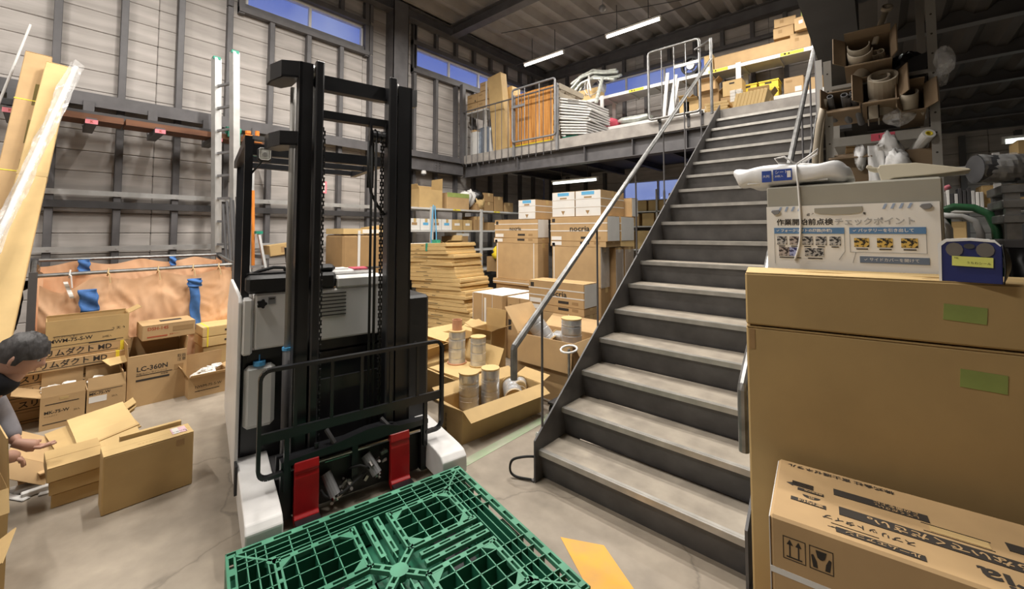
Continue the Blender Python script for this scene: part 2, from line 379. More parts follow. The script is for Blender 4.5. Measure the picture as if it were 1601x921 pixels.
STUDS = [.04+.6*k for k in range(-6, 8)] + [5.3+.6*k for k in range(0, 8)]
WIN_L = [(2.07, 4.11), (5.36, 9.30)]
def spans(segs, cuts):
    out = []
    for a, b in segs:
        cur = a
        for c, d in cuts:
            if d <= cur or c >= b: continue
            if c > cur: out.append((cur, c))
            cur = max(cur, d)
        if cur < b: out.append((cur, b))
    return out
SEG = [(-5, -2), (-2, 1), (1, 4.11), (4.11, 7.1), (7.1, 10.1)]
rows = [(5.30-.265*(k+1), 5.30-.265*k) for k in range(20)] + [(5.3, 5.5), (5.5, 5.7)] + [(5.7+.25*k, 5.95+.25*k) for k in range(4)]
wl = empty_struct('wall_left'); wb = empty_struct('wall_back')
_pm = {}
def board(parent, along, a, b, z0, z1):
    k = (along, round(b-a, 3), round(z1-z0, 3))
    if k not in _pm:
        m = MB(); g = .004; L = b-a; H = z1-z0
        if along == 'y': m.rbox(-.06, g/2, g/2, 0, L-g/2, H-g/2, .008)
        else: m.rbox(g/2, 0, g/2, L-g/2, .06, H-g/2, .008)
        _pm[k] = m.mesh('panel', 'board')
    j = rnd.uniform(-.003, .003)
    obj('panel', _pm[k], parent, (XW+j, a, z0) if along == 'y' else (a, YB+j, z0))
for z0, z1 in rows:
    cut = WIN_L if 5.29 < z0 < 5.69 else []
    for a, b in spans(SEG, cut): board(wl, 'y', a, b, z0, z1)
WIN_B = [(-6.92, -2.84)]
for z0, z1 in rows:
    cut = WIN_B if 5.29 < z0 < 5.69 else []
    low = [(-5.0, -2.2)] if 2.3 < z0 < 2.7 else []
    for a, b in spans([(-7.6, -4.6), (-4.6, -1.6), (-1.6, 1.4), (1.4, 6)], cut+low): board(wb, 'x', a, b, z0, z1)
m = MB(); m.box(XW-.16, -5, 0, XW-.11, 10.1, 5.28); m.box(XW-.16, -5, 5.72, XW-.11, 10.1, 6.8)
m.box(XW-.16, -5, 5.28, XW-.11, 2.05, 5.72); m.box(XW-.16, 4.13, 5.28, XW-.11, 5.34, 5.72); m.box(XW-.16, 9.32, 5.28, XW-.11, 10.1, 5.72)
m.build('outer_skin', 'steel_dark', wl)
m = MB(); m.box(-7.7, YB+.11, 0, 6, YB+.16, 2.38); m.box(-7.7, YB+.11, 2.92, 6, YB+.16, 5.28); m.box(-7.7, YB+.11, 5.72, 6, YB+.16, 6.8)
m.box(-7.7, YB+.11, 5.28, -6.94, YB+.16, 5.72); m.box(-2.82, YB+.11, 5.28, 6, YB+.16, 5.72); m.box(-7.7, YB+.11, 2.38, -5.02, YB+.16, 2.92); m.box(-2.18, YB+.11, 2.38, 6, YB+.16, 2.92)
m.build('outer_skin', 'steel_dark', wb)
def stud_mesh(H, along):
    m = MB()
    if along == 'y':
        m.box(0, -.0375, 0, .004, .0375, H); m.box(.096, -.0375, 0, .1, .0375, H); m.box(0, -.0375, 0, .1, -.0335, H); m.box(.08, .0335, 0, .1, .0375, H)
    else:
        m.box(-.0375, -.004, 0, .0375, 0, H); m.box(-.0375, -.1, 0, .0375, -.096, H); m.box(.0335, -.1, 0, .0375, 0, H); m.box(-.0375, -.1, 0, -.0335, -.08, H)
    return m.mesh('stud', 'steel_grey')
SL, SU, ST = stud_mesh(3.27, 'y'), stud_mesh(1.78, 'y'), stud_mesh(.6, 'y')
SF = stud_mesh(6.4, 'y')
for y in STUDS:
    if any(abs(y-c) < .35 for c in ()): continue
    inwin = any(a+.1 < y < b-.1 for a, b in WIN_L)
    obj('stud', SL, wl, (XW, y, 0)); obj('stud', SU, wl, (XW, y, 3.36))
    obj('stud', ST, wl, (XW, y, 5.82))
    if not inwin: obj('stud', stud_mesh(.7, 'y') if False else ST, wl, (XW, y, 5.16))
m = MB(); m.box(XW, -5, 3.27, XW+.17, 6.6, 3.37); m.box(XW+.1701, -5, 3.20, XW+.178, 6.6, 3.37); m.build('girt', 'steel_grey', wl)
m = MB(); m.box(XW+.09, -5, 1.91, XW+.13, 4.6, 2.0); m.build('girt', 'steel_dark', wl)
for z in (2.07, 1.36):
    m = MB(); m.box(XW+.1, -5, z, XW+.125, 4.6, z+.065)
    for k in range(9): m.cyl((XW+.125, -1.15+.6*k, z+.032), (XW+.133, -1.15+.6*k, z+.032), .012, n=6)
    m.build('guard_rail', 'alu', wl)
for a, b in WIN_L:
    m = MB(); m.box(XW, a-.12, 5.12, XW+.12, b+.08, 5.2); m.box(XW, a-.12, 5.2, XW+.06, b+.08, 5.29); m.build('window_beam', 'steel_grey', wl)
    m = MB(); m.box(XW, a-.12, 5.73, XW+.11, b+.08, 5.83); m.build('window_beam', 'steel_grey', wl)
    for y in (a-.08, b+.04):
        m = MB(); m.box(XW, y-.04, 5.1, XW+.1, y+.04, 6.4); m.build('stud', 'steel_grey', wl)
def window(name, a, b, z0, z1, n, along):
    w_ = empty_struct(name); fr = MB(); t = .03; W = lambda u0, v0, u1, v1, d0, d1: (fr.box(XW+d0, u0, v0, XW+d1, u1, v1) if along == 'y' else fr.box(u0, YB-d1, v0, u1, YB-d0, v1))
    W(a, z0, b, z0+t, -.08, .0); W(a, z1-t, b, z1, -.08, .0); W(a, z0, a+t, z1, -.08, .0); W(b-t, z0, b, z1, -.08, .0)
    fr.build('window_frame', 'white_paint', w_)
    st = (b-a)/n
    for k in range(n):
        if k:
            fr = MB(); W(a+k*st-.022, z0+t, a+k*st+.022, z1-t, -.07, -.01); fr.build('mullion', 'white_paint', w_)
        fr = MB(); W(a+k*st+.02, z0+t, a+(k+1)*st-.02, z1-t, -.052, -.046); fr.build('pane', 'glass', w_)
window('window_1', 2.07, 4.11, 5.29, 5.71, 2, 'y'); window('window_2', 5.36, 9.30, 5.29, 5.71, 4, 'y')
window('window_3', -6.92, -2.84, 5.29, 5.71, 4, 'x'); window('window_4', -5.0, -2.2, 2.39, 2.91, 3, 'x')
SB = stud_mesh(2.3, 'x'); SBU = stud_mesh(1.75, 'x'); SBT = stud_mesh(.65, 'x')
for k in range(22):
    x = -7.3+.6*k
    obj('stud', SBU, wb, (x, YB, 3.45)); obj('stud', SBT, wb, (x, YB, 5.78))
    if not -5.1 < x < -2.1: obj('stud', SB, wb, (x, YB, .9))
m = MB(); m.box(-7.5, YB-.12, 5.18, 6, YB, 5.29); m.build('window_beam', 'steel_grey', wb)
m = MB(); m.box(-7.5, YB-.11, 5.72, 6, YB, 5.80); m.build('window_beam', 'steel_grey', wb)
for nm, bx in (('wall_right', (6, -5, 0, 6.1, 10.2, 6.6)), ('wall_front', (-7.7, -5.1, 0, 6, -5, 6.6))):
    m = MB(); m.box(*bx); struct(m.build(nm, 'board'))
# roof: folded plates running along the building, one part per plate
ce = empty_struct('ceiling')
m = MB(); prof = [(0, 6.42), (.10, 6.42), (.20, 6.57), (.40, 6.57), (.50, 6.42)]
for (xa, za), (xb, zb) in zip(prof, prof[1:]): m.add([(xa, -5.1, za), (xb, -5.1, zb), (xb, 10.25, zb), (xa, 10.25, za)], [(0, 1, 2, 3)])
rp_ = m.mesh('roof_plate', 'roof_deck')
for k in range(28): obj('roof_plate', rp_, ce, (-7.75+.5*k, 0, 0))
m = MB(); m.box(-7.9, -5.2, 6.62, 6.2, 10.4, 6.7); m.build('roof_cover', 'steel_dark', ce)
def hbeam(parent, name, p0, p1, w_, h_, m_='steel_grey', tf=.014, tw=.01, vert=False):
    b = MB(); p0 = Vector(p0); p1 = Vector(p1)
    if vert:
        (x, y, z0), z1 = p0, p1.z
        b.box(x-w_/2, y-h_/2, z0, x+w_/2, y-h_/2+tf, z1); b.box(x-w_/2, y+h_/2-tf, z0, x+w_/2, y+h_/2, z1); b.box(x-tw/2, y-h_/2, z0, x+tw/2, y+h_/2, z1)
    else:
        u = Vector((0, 0, h_/2-tf/2))
        b.bar(p0+u, p1+u, w_, tf); b.bar(p0-u, p1-u, w_, tf); b.bar(p0, p1, tw, h_-tf*2)
    return b.build(name, m_, parent)
hbeam(ce, 'eaves_beam', (-7.42, -5, 6.30), (-7.42, 10, 6.30), .22, .24)
hbeam(ce, 'eaves_beam', (-7.5, 9.95, 6.29), (6, 9.95, 6.29), .2, .26)
for y in (6.2, 1.4, -3.2): hbeam(ce, 'cross_beam', (-7.3, y, 6.28), (6, y, 6.28), .2, .26)
m = MB(); m.cyl((-6.6, 7.1, 6.36), (0.6, 9.8, 6.36), .009, n=6); m.build('brace_rod', 'steel_dark', ce)
m = MB(); m.cyl((-7.2, 6.4, 6.36), (3.0, 5.2, 6.36), .007, n=6); m.build('brace_rod', 'steel_dark', ce)
c = MB(); c.box(XW, 4.62, 0, XW+.30, 4.634, 6.42); c.box(XW, 4.966, 0, XW+.30, 4.98, 6.42); c.box(XW+.145, 4.63, 0, XW+.155, 4.97, 6.42)
c.box(XW+.286, 4.62, 0, XW+.30, 4.98, 6.42)
struct(c.build('trim_3', 'steel_grey'))
# mezzanine: slabs, edge, girders, joists
mz = empty_struct('mezzanine')
m = MB(); m.box(-7.5, 6.66, 3.24, -.36, 10.0, 3.42); m.build('deck_slab', 'deck_dark', mz)
m = MB(); m.box(-.07, -3.5, 3.34, 6, 10.0, 3.42); m.box(-.36, 4.85, 3.34, -.07, 10.0, 3.42); m.build('deck_slab', 'deck_dark', mz)
m = MB(); m.box(-7.42, 6.60, 3.22, -.40, 6.66, 3.42); m.build('deck_edge', 'concrete_edge', mz)
hbeam(mz, 'girder', (-7.42, 6.72, 3.06), (-.2, 6.72, 3.06), .2, .31)
for x in (-6.9, -5.7, -4.05, -3.1, -2.2):
    m = MB(); m.box(x-.006, 6.625, 2.92, x+.006, 6.71, 3.2); m.build('stiffener', 'steel_grey', mz)
hbeam(mz, 'girder', (-7.40, 5.0, 3.09), (-7.40, 6.62, 3.09), .16, .29)
m = MB(); m.box(-7.395, 5.75, 2.95, -7.385, 5.95, 3.2)
for i in range(2):
    for j in range(4): m.cyl((-7.385, 5.80+.1*i, 2.99+.06*j), (-7.37, 5.80+.1*i, 2.99+.06*j), .014, n=6)
m.build('splice_plate', 'steel_grey', mz)
m = MB(); m.box(-.285, -3.4, 2.85, -.052, 3.85, 3.42); m.build('girder_casing', 'steel_dark', mz)
for y in [-2.3+1.0*k for k in range(13)]:
    m = MB(); m.bar((-.07, y, 3.215), (6, y, 3.215), .09, .008); m.bar((-.07, y, 3.28), (6, y, 3.28), .008, .13); m.build('joist', 'steel_grey', mz)
for k in range(7):
    x = -6.9+1.0*k
    m = MB(); m.bar((x, 6.8, 3.10), (x, 10, 3.10), .1, .008); m.bar((x, 6.8, 3.17), (x, 10, 3.17), .008, .13); m.build('joist', 'deck_dark', mz)
for k in range(24):
    x = .05+.25*k
    m = MB(); m.prism([(x, -3.4, 3.345), (x+.06, -3.4, 3.29), (x+.13, -3.4, 3.29), (x+.19, -3.4, 3.345)], (0, 13.3, 0)); m.build('deck_rib', 'deck_dark', mz)
m = MB(); m.box(4.3, -3.5, 0, 4.4, 10, 3.3); struct(m.build('wall_partition', 'deck_dark'))

# ================================================================== ceiling tubes
def tube_light(label, loc, rz, L, group, glow='tube_glow', power=LAMP_POWER, drop=.0, color=LAMP_COLOR, cat='light'):
    t = thing('tube_light', label, cat, loc, rz, group)
    b = MB(); b.prism([(-L/2-.03, -.045, .06), (-L/2-.03, .045, .06), (-L/2-.03, .03, .03), (-L/2-.03, -.03, .03)], (L+.06, 0, 0)); b.build('housing', 'white_paint', t)
    b = MB(); b.cyl((-L/2, 0, 0), (L/2, 0, 0), .026, n=10); b.build('tube', glow, t, smooth=True)
    b = MB(); b.box(-L/2-.03, -.02, -.025, -L/2, .02, .035); b.build('lamp_holder', 'white_paint', t); b = MB(); b.box(L/2, -.02, -.025, L/2+.03, .02, .035); b.build('lamp_holder', 'white_paint', t)
    if drop:
        b = MB(); b.cyl((-L*.3, 0, .06), (-L*.3, 0, drop), .008, n=6); b.build('hanger', 'steel_dark', t); b = MB(); b.cyl((L*.3, 0, .06), (L*.3, 0, drop), .008, n=6); b.build('hanger', 'steel_dark', t)
    la = bpy.data.lights.new('tube_lamp', 'AREA'); la.shape = 'RECTANGLE'; la.size = L; la.size_y = .06; la.energy = power; la.color = color
    lo = bpy.data.objects.new('tube_lamp', la); col.objects.link(lo); lo.parent = t; lo.location = (0, 0, -.03)
    return t
tube_light('bright ceiling tube nearest the left wall, above the wooden gate', (-5.95, 7.9, 5.8), 0, 1.15, 'ceiling tubes along the conduit', drop=.62, power=55)
tube_light('bright ceiling tube above the tall galvanised gate frame', (-3.66, 7.9, 5.8), 0, 1.15, 'ceiling tubes along the conduit', drop=.62, power=55)
tube_light('ceiling tube cut by the top of the picture, above the shelf of long cartons', (-1.37, 7.9, 5.8), 0, 1.15, 'ceiling tubes along the conduit', drop=.62, power=55)
tube_light('ceiling tube over the dark deck past the stair head', (.92, 7.9, 5.8), 0, 1.15, 'ceiling tubes along the conduit', drop=.62, power=55)
for (x, y), wh in zip(UNSEEN_LAMP_SPOTS, ('before the column by the left wall', 'left of the stairs', 'over the ladders', 'over the forklift mast', 'over the leaning long cartons', 'over the stair treads', 'behind the picture')):
        tube_light('unseen ceiling tube over the open floor, '+wh, (x, y, 5.8), 0, 1.15, 'unseen ceiling tubes over the open floor', drop=.62)
tube_light('pale tube hung under the mezzanine above the stacked white-ended cartons', (-4.9, 7.6, 2.7), 0, 1.1, 'tubes under the decks', 'tube_glow_dim', 14, drop=.38, color=(.93, 1, .95))
tube_light('cool tube under the right deck above the dark roll of film', (1.75, 7.70, 2.7), 0, 1.1, 'tubes under the decks', 'tube_glow_dim', 22, drop=.52, color=(.93, 1, .97))
b = MB(); b.cyl((-6.9, 7.9, 5.885), (2, 7.9, 5.885), .013, n=6); tag(b.build('conduit', 'steel_dark'), 'thin dark conduit pipe carrying the row of ceiling tubes', 'pipe')
# ================================================================== steel staircase
ST = thing('staircase', 'grey steel staircase rising to the mezzanine with worn pale treads', 'staircase', (-1.69, 2.187, 0))
RUN, RISE, SW = .2615, .19, 1.2
sl = RISE/RUN
for x, lab in ((-.012, None), (SW, None)):
    b = MB(); th_ = .012
    pts = [(x, -.045, 0), (x, -.045, .255), (x, 4.42, .255+sl*4.465), (x, 4.42, 3.06), (x, 4.20, 2.86), (x, .11, -.0), ]
    pts = [(x, -.045, 0), (x, -.045, .262), (x, 4.40, .262+sl*4.445), (x, 4.40, 2.95), (x, .38, .0)]
    b.prism(pts, (th_, 0, 0))
    b.box(x-.02 if x < 0 else x+th_, -.05, 0, x if x < 0 else x+th_+.02, .25, .012)
    b.build('stringer', 'stair_steel', ST)
tm = MB(); tm.box(0, .004, -.006, SW, RUN+.03, 0); tmm = tm.mesh('tread', 'tread_mortar')
nm_ = MB(); nm_.box(0, -.008, -.030, SW, .006, .002); nm_.box(0, .006, -.004, SW, .026, .003); nmm = nm_.mesh('nosing', 'nosing')
rm = MB(); rm.add([(0, .004, -.012), (SW, .004, -.012), (SW, .045, -RISE-.002), (0, .045, -RISE-.002), (0, .010, -.012), (SW, .010, -.012), (SW, .051, -RISE-.002), (0, .051, -RISE-.002)],
                  [(0, 3, 2, 1), (4, 5, 6, 7), (0, 1, 5, 4), (2, 3, 7, 6), (1, 2, 6, 5), (3, 0, 4, 7)]); rmm = rm.mesh('riser', 'stair_steel')
em = MB(); em.box(SW-.05, .03, 0, SW-.004, .04, .025); em.box(.0, .03, 0, .004, RUN, .02)
for k in range(1, 19):
    y, z = RUN*(k-1), RISE*k
    if k < 18:
        o = obj('tread', tmm, ST, (0, y, z)); obj('nosing', nmm, o)
    else:
        b = MB(); b.box(0, .004, -.05, SW, .3, 0); o = b.build('landing', 'stair_steel', ST, loc=(0, y, z)); obj('nosing', nmm, o)
    obj('riser', rmm, ST, (0, y, z))
# handrails: sloping galvanised pipe with a short down-turned end, thin rods to the stringer
def handrail(x, lab, rods, end_lo, y1, z1, y0=1.946, zk=.885):
    Z_ = Matrix.Translation((x+1.69, -2.187, 0))
    b = MB(); b.tube([(0, y0, end_lo), (0, y0, zk), (0, y0+.006, zk+.015), (0, y1, z1)], .0215, 10); h = b.build('handrail', 'galvanised', ST); h.location = (x+1.69, -2.187, 0); h['label'] = lab
    for y in rods:
        b = MB(); zt = zk+(y-y0)*(z1-zk-.015)/(y1-y0); zb = .262+sl*(y-2.142)-.03
        b.cyl((0, y, zb), (0, y, zt), .008, n=8); b.build('rod', 'steel_grey', h)
    return h
handrail(-1.70, 'worn galvanised handrail on the open left side of the stairs', (2.232, 2.967, 3.70, 4.40, 5.07, 5.705), .70, 6.205, 4.06)
handrail(-.474, 'galvanised handrail on the stair side against the grey cabinet', (3.0, 3.73, 4.46, 5.2, 5.8), .63, 6.205, 4.06, 2.10, .90)

# ================================================================== mezzanine railing, gates
rl = thing('railing', 'dark painted guard railing of thin rods along the mezzanine edge', 'railing', (-7.4, 6.57, 3.2))
b = MB(); b.box(-.04, -.03, 0, .06, .07, 1.95); b.build('post', 'steel_grey', rl)
b = MB(); b.cyl((0, 0, 1.265), (2.82, 0, 1.265), .017, n=8); b.build('top_rail', 'steel_grey', rl)
for k in range(14):
    x = .165+.19*k
    b = MB(); b.cyl((x, 0, -.06), (x, 0, 1.265), .0075, n=6); b.build('rod', 'steel_grey', rl)
for x in (1.66, 2.78):
    b = MB(); b.box(x-.025, -.025, .0, x+.025, .025, 1.32); b.build('post', 'steel_light', rl)
def gate(name, label, loc, rz, w_, h_, m_, bars, latch):
    g = thing(name, label, 'gate', loc, rz); r_ = .045; t = .021
    pts = []
    for cx, cz, a0 in ((w_-r_, h_-r_, 0), (r_, h_-r_, 90), (r_, r_, 180), (w_-r_, r_, 270)):
        for q in (0, 45, 90): a = R(a0+q); pts.append((cx+r_*math.cos(a), 0, cz+r_*math.sin(a)))
    b = MB(); b.tube(pts, t, 8, closed=True); b.build('gate_frame', m_, g, smooth=True)
    for x in bars:
        b = MB(); b.cyl((x, 0, 0), (x, 0, h_), .009, n=6); b.build('rod', m_, g)
    b = MB(); b.box(latch[0], -.02, latch[1], latch[2], .0, latch[1]+.05); b.build('latch_bar', m_, g)
    return g
gate('swing_gate', 'pale steel tube gate in front of the orange wooden board', (-5.74, 6.52, 3.50), 0, 1.11, 1.12, 'steel_light', (.17, .34, .72), (.0, .72, .34))
gate('swing_gate', 'tall galvanised tube gate beside the head of the stairs', (-2.75, 6.52, 3.44), 0, .80, 1.12, 'galvanised', (.22, .42, .60), (.42, .74, .79))
pst = thing('railing', 'galvanised corner post and rail where the stair handrail ends', 'railing', (-1.72, 6.28, 3.3))
b = MB(); b.cyl((0, 0, 0), (0, 0, 1.10), .021, n=8); b.build('post', 'galvanised', pst)
b = MB(); b.cyl((0, 0, 1.08), (-.28, .2, 1.08), .015, n=8); b.build('top_rail', 'galvanised', pst)
for x, wh in ((-2.60, 'outer end'), (-2.15, 'middle'), (-1.95, 'stair end')):
    b = MB(); b.box(x-.02, 6.585, 3.24, x+.02, 6.6, 3.46); b.box(x-.02, 6.54, 3.40, x+.02, 6.6, 3.44); tag(b.build('gate_bracket', 'steel_dark'), 'dark bracket on the deck edge under the '+wh+' of the galvanised gate', 'bracket', 'gate brackets')
b = MB(); b.tube([(-1.70, 2.2, .14), (-1.76, 2.12, .15), (-1.83, 2.08, .12), (-1.85, 2.08, .05), (-1.82, 2.1, .012), (-1.72, 2.14, .012)], .008, 6, sm=6)
tag(b.build('hose', 'rubber', smooth=True), 'short dark hose looped against the foot of the stair stringer', 'hose')
# ================================================================== stand-up forklift and pallet (both turned 12 degrees)
TL, TA = (-2.237, .609, 0), -12.0
fk = thing('forklift', 'black and grey stand-up forklift with red forks facing the green pallet', 'forklift', TL, TA)
def part(name, m_, b, parent=fk, **k): return b.build(name, m_, parent, **k)
b = MB(); b.box(-2.0, .08, .10, -.74, 1.24, .88); part('chassis', 'black_steel', b)
b = MB(); b.prism([(-2.0, .045, .12), (-.67, .045, .12), (-.67, .045, 1.18), (-.70, .045, 1.215), (-1.62, .045, 1.235), (-1.72, .045, 1.19), (-2.0, .045, .98)], (0, .02, 0)); sp = part('side_panel', 'truck_grey', b, bevel=.006)
b = MB(); b.box(-.66, .046, .10, -.58, .06, .26); part('skid_strip', 'black_steel', b)
b = MB(); b.rbox(-.76, .066, .86, -.665, .122, 1.20, .012); part('post_cover', 'truck_grey', b)
fp = MB(); fp.rbox(-.74, .128, .885, -.672, .86, 1.225, .012); fp = part('front_panel', 'truck_grey', fp)
b = MB(); b.rbox(-.74, .865, .88, -.672, .93, 1.225, .01); part('front_panel', 'truck_grey', b)
for k in range(7):
    b = MB(); b.box(-.675, .50, 1.045+.024*k, -.668, .665, 1.052+.024*k); part('louvre', 'steel_dark', b, fp)
b = MB(); b.cyl((-.672, .165, 1.165), (-.645, .165, 1.165), .022, n=9)
for i in range(5): a = i*1.2566; b.cyl((-.668, .165+.02*math.cos(a), 1.165+.02*math.sin(a)), (-.645, .165+.02*math.cos(a), 1.165+.02*math.sin(a)), .009, n=6)
part('knob', 'black_plastic', b, fp)
patch(fp, .04, .045, '+x', (-.672, .20, 1.18), 'steel_light', name='notice_plate')
patch(fp, .03, .008, '+x', (-.672, .205, 1.19), 'ink', name='notice_print', lift=.001)
b = MB(); b.rbox(-1.05, .08, 1.225, -.665, .60, 1.335, .02); part('top_cover', 'black_plastic', b); b = MB(); b.rbox(-1.05, .602, 1.225, -.665, .93, 1.30, .012); part('top_cover', 'truck_grey', b)
b = MB(); b.rbox(-1.0, .61, 1.30, -.80, .90, 1.335, .012); cs = part('console', 'truck_grey', b)
for x, y, w_, h_, m_ in ((-.97, .55, .14, .10, 'paper'), (-.95, .68, .15, .12, 'crimson'), (-.90, .78, .10, .10, 'black_plastic')):
    b = MB(); b.box(x, y+.07, 1.336, x+w_, y+h_+.07, 1.342); part('document', m_, b, cs)
b = MB(); b.rbox(-.80, .44, 1.335, -.69, .60, 1.385, .02); part('armrest', 'black_plastic', b)
for y, h_ in ((.33, .17), (.47, .14)):
    b = MB(); b.cyl((-.86, y, 1.33), (-.85, y, 1.33+h_*.5), .011, n=8); b.cyl((-.85, y, 1.33+h_*.4), (-.845, y, 1.33+h_), .014, .026, n=10); part('lever', 'black_plastic', b)
b = MB(); b.tube([(-.80, .12, 1.335), (-.80, .16, 1.355), (-.80, .24, 1.375), (-.80, .30, 1.37), (-.80, .315, 1.335)], .011, 8); b.box(-.84, .09, 1.335, -.75, .33, 1.345); part('grab_handle', 'black_plastic', b, smooth=False)
b = MB(); b.rbox(-2.0, .94, .10, -.64, 1.272, 1.128, .02); rb = part('battery_cover', 'black_plastic', b)
b = MB(); b.cyl((-.64, 1.16, .78), (-.632, 1.16, .78), .011, n=8); part('bolt', 'steel_dark', b, rb)
b = MB(); b.box(-.641, 1.0, .30, -.634, 1.004, .98); part('panel_seam', 'steel_dark', b, rb)
b = MB(); b.box(-.74, .1, .82, -.70, .93, .88); b.box(-.74, .40, .1, -.71, .93, .80); part('inner_panel', 'black_steel', b)
# reservoir bottle
b = MB(); b.rbox(-.735, .085, .41, -.675, .252, .79, .024); tk_ = part('water_tank', 'ivory_translucent', b, smooth=False)
b = MB(); b.rbox(-.730, .09, .415, -.680, .247, .585, .02); part('tank_water', 'steel_light', b, tk_)
b = MB(); b.cyl((-.70, .165, .785), (-.70, .165, .812), .034, n=14); b.cyl((-.70, .165, .812), (-.70, .165, .85), .004, n=6); part('tank_cap', 'cap_blue', b, tk_)
# outriggers with wheels
for y0, y1 in ((.06, .222), (1.09, 1.262)):
    b = MB()
    prof = [(-.74, .24), (-.15, .215), (-.08, .205), (-.045, .175), (-.04, .08), (-.09, .05), (-.74, .05)]
    b.prism([(x, y0, z) for x, z in prof], (0, y1-y0, 0)); og = part('outrigger', 'truck_white', b, bevel=.008)
    w_ = MB(); w_.cyl((-.16, y0+.03, .075), (-.16, y1-.03, .075), .075, n=18); part('wheel', 'rubber', w_, og, smooth=False)
b = MB(); b.rbox(-.74, .222, .06, -.44, .30, .20, .01); part('reach_rail', 'steel_dark', b)
b = MB(); b.rbox(-.74, 1.02, .06, -.44, 1.09, .20, .01); part('reach_rail', 'steel_dark', b)
# mast
def channel(y0, y1, z0, z1, open_left):
    b = MB(); x0, x1, t = -.475, -.37, .016
    b.box(x0, y0, z0, x0+t, y1, z1); b.box(x1-t, y0, z0, x1, y1, z1)
    if open_left: b.box(x0, y1-t, z0, x1, y1, z1)
    else: b.box(x0, y0, z0, x1, y0+t, z1)
    return b
ms = MB(); ms.box(-.50, .24, .10, -.476, 1.06, .30); mast = part('mast', 'black_steel', ms)
part('outer_rail', 'black_steel', channel(.298, .372, .08, 2.62, False), mast); part('outer_rail', 'black_steel', channel(.905, 1.002, .08, 2.60, True), mast)
for y0, y1 in ((.384, .432), (.835, .893)):
    b = MB(); b.rbox(-.455, y0, .06, -.355, y1, 2.645, .008); part('inner_rail', 'black_steel', b, mast)
b = MB(); b.box(-.46, .43, 2.555, -.44, .835, 2.59); b.box(-.44, .43, 2.50, -.43, .835, 2.575); b.box(-.46, .43, 2.485, -.40, .835, 2.50); part('cross_beam', 'black_steel', b, mast)
b = MB(); b.box(-.45, .43, 2.305, -.39, .835, 2.355); part('cross_beam', 'black_steel', b, mast)
b = MB(); b.box(-.48, .36, .62, -.46, .91, .70); part('cross_beam', 'black_steel', b, mast)
for y in (.378, .899):
    b = MB(); b.cyl((-.425, y-.014, 2.585), (-.425, y+.014, 2.585), .045, n=16); part('mast_roller', 'alu', b, mast, smooth=False)
    b = MB(); b.cyl((-.425, y-.03, 2.585), (-.425, y+.03, 2.585), .012, n=8); b.box(-.44, y-.02, 2.50, -.41, y+.02, 2.56); part('roller_pin', 'black_steel', b, mast)
for z, e in ((2.53, 1.), (2.12, .85)):
    b = MB(); b.prism([(-.50, .30, z), (-.60, .29, z), (-.68, .24, z), (-.66, .16, z), (-.56, .17, z), (-.44, .21, z), (-.40, .30, z)], (0, 0, .012)); b.prism([(-.44, .21, z), (-.56, .165, z), (-.56, .175, z), (-.44, .22, z)], (0, 0, .10*e)); b.prism([(-.40, .30, z), (-.44, .21, z), (-.44, .22, z), (-.40, .31, z)], (0, 0, .10*e)); b.prism([(-.56, .165, z), (-.66, .155, z), (-.66, .165, z), (-.56, .175, z)], (0, 0, .10*e))
    part('finger_guard', 'black_steel', b, mast)
b = MB(); b.prism([(-.46, 1.0, 2.47), (-.38, 1.0, 2.47), (-.40, 1.05, 2.49), (-.45, 1.05, 2.49)], (0, 0, .12)); part('finger_guard', 'black_steel', b, mast)
b = MB(); b.cyl((-.53, .292, .12), (-.53, .292, .90), .027, n=12); lc = part('lift_cylinder', 'steel_dark', b, mast, smooth=True)
b = MB(); b.cyl((-.53, .292, .90), (-.53, .292, 2.5), .019, n=12); part('piston_rod', 'rack_grey', b, mast, smooth=True)
b = MB(); b.cyl((-.53, .292, .895), (-.53, .292, .912), .030, n=12); part('cylinder_seal', 'cap_blue', b, mast)
b = MB(); b.cyl((-.53, .97, .12), (-.53, .97, 2.4), .019, n=10); part('piston_rod', 'black_steel', b, mast)
# chains, chain wheels and hoses
def chain(y, x, z0, z1, name='chain'):
    b = MB(); n = int((z1-z0)/.024)
    for k in range(n):
        z = z0+.024*k
        if k % 2: b.box(x-.009, y-.010, z, x+.009, y-.004, z+.026); b.box(x-.009, y+.004, z, x+.009, y+.010, z+.026)
        else: b.box(x-.009, y-.003, z, x+.009, y+.003, z+.026)
        b.cyl((x, y-.013, z+.002), (x, y+.013, z+.002), .005, n=5)
    stuff(part(name, 'black_plastic', b, mast))
chain(.807, -.40, .35, 2.24); chain(.440, -.395, .35, 2.25)
for y in (.745, .775, .807):
    b = MB(); b.cyl((-.40, y-.009, 2.235), (-.40, y+.009, 2.235), .042, n=16); part('chain_wheel', 'black_steel', b, mast)
b = MB(); b.box(-.42, .72, 2.17, -.38, .735, 2.33); b.box(-.42, .82, 2.17, -.38, .83, 2.33); b.box(-.405, .72, 2.225, -.395, .83, 2.245); part('wheel_bracket', 'black_steel', b, mast)
for y, x0 in ((.735, -.39), (.762, -.385)):
    b = MB(); b.tube([(x0, y, .30), (x0, y, 2.26), (x0-.02, y, 2.28), (x0-.06, y, 2.24), (x0-.07, y, 1.9)], .009, 6); part('hose', 'rubber', b, mast, smooth=True)
b = MB(); b.tube([(-.40, .72, 2.20), (-.39, .715, 2.0), (-.39, .735, 1.86), (-.40, .78, 1.78), (-.41, .83, 1.72)], .011, 6); part('hose', 'rubber', b, mast, smooth=True)
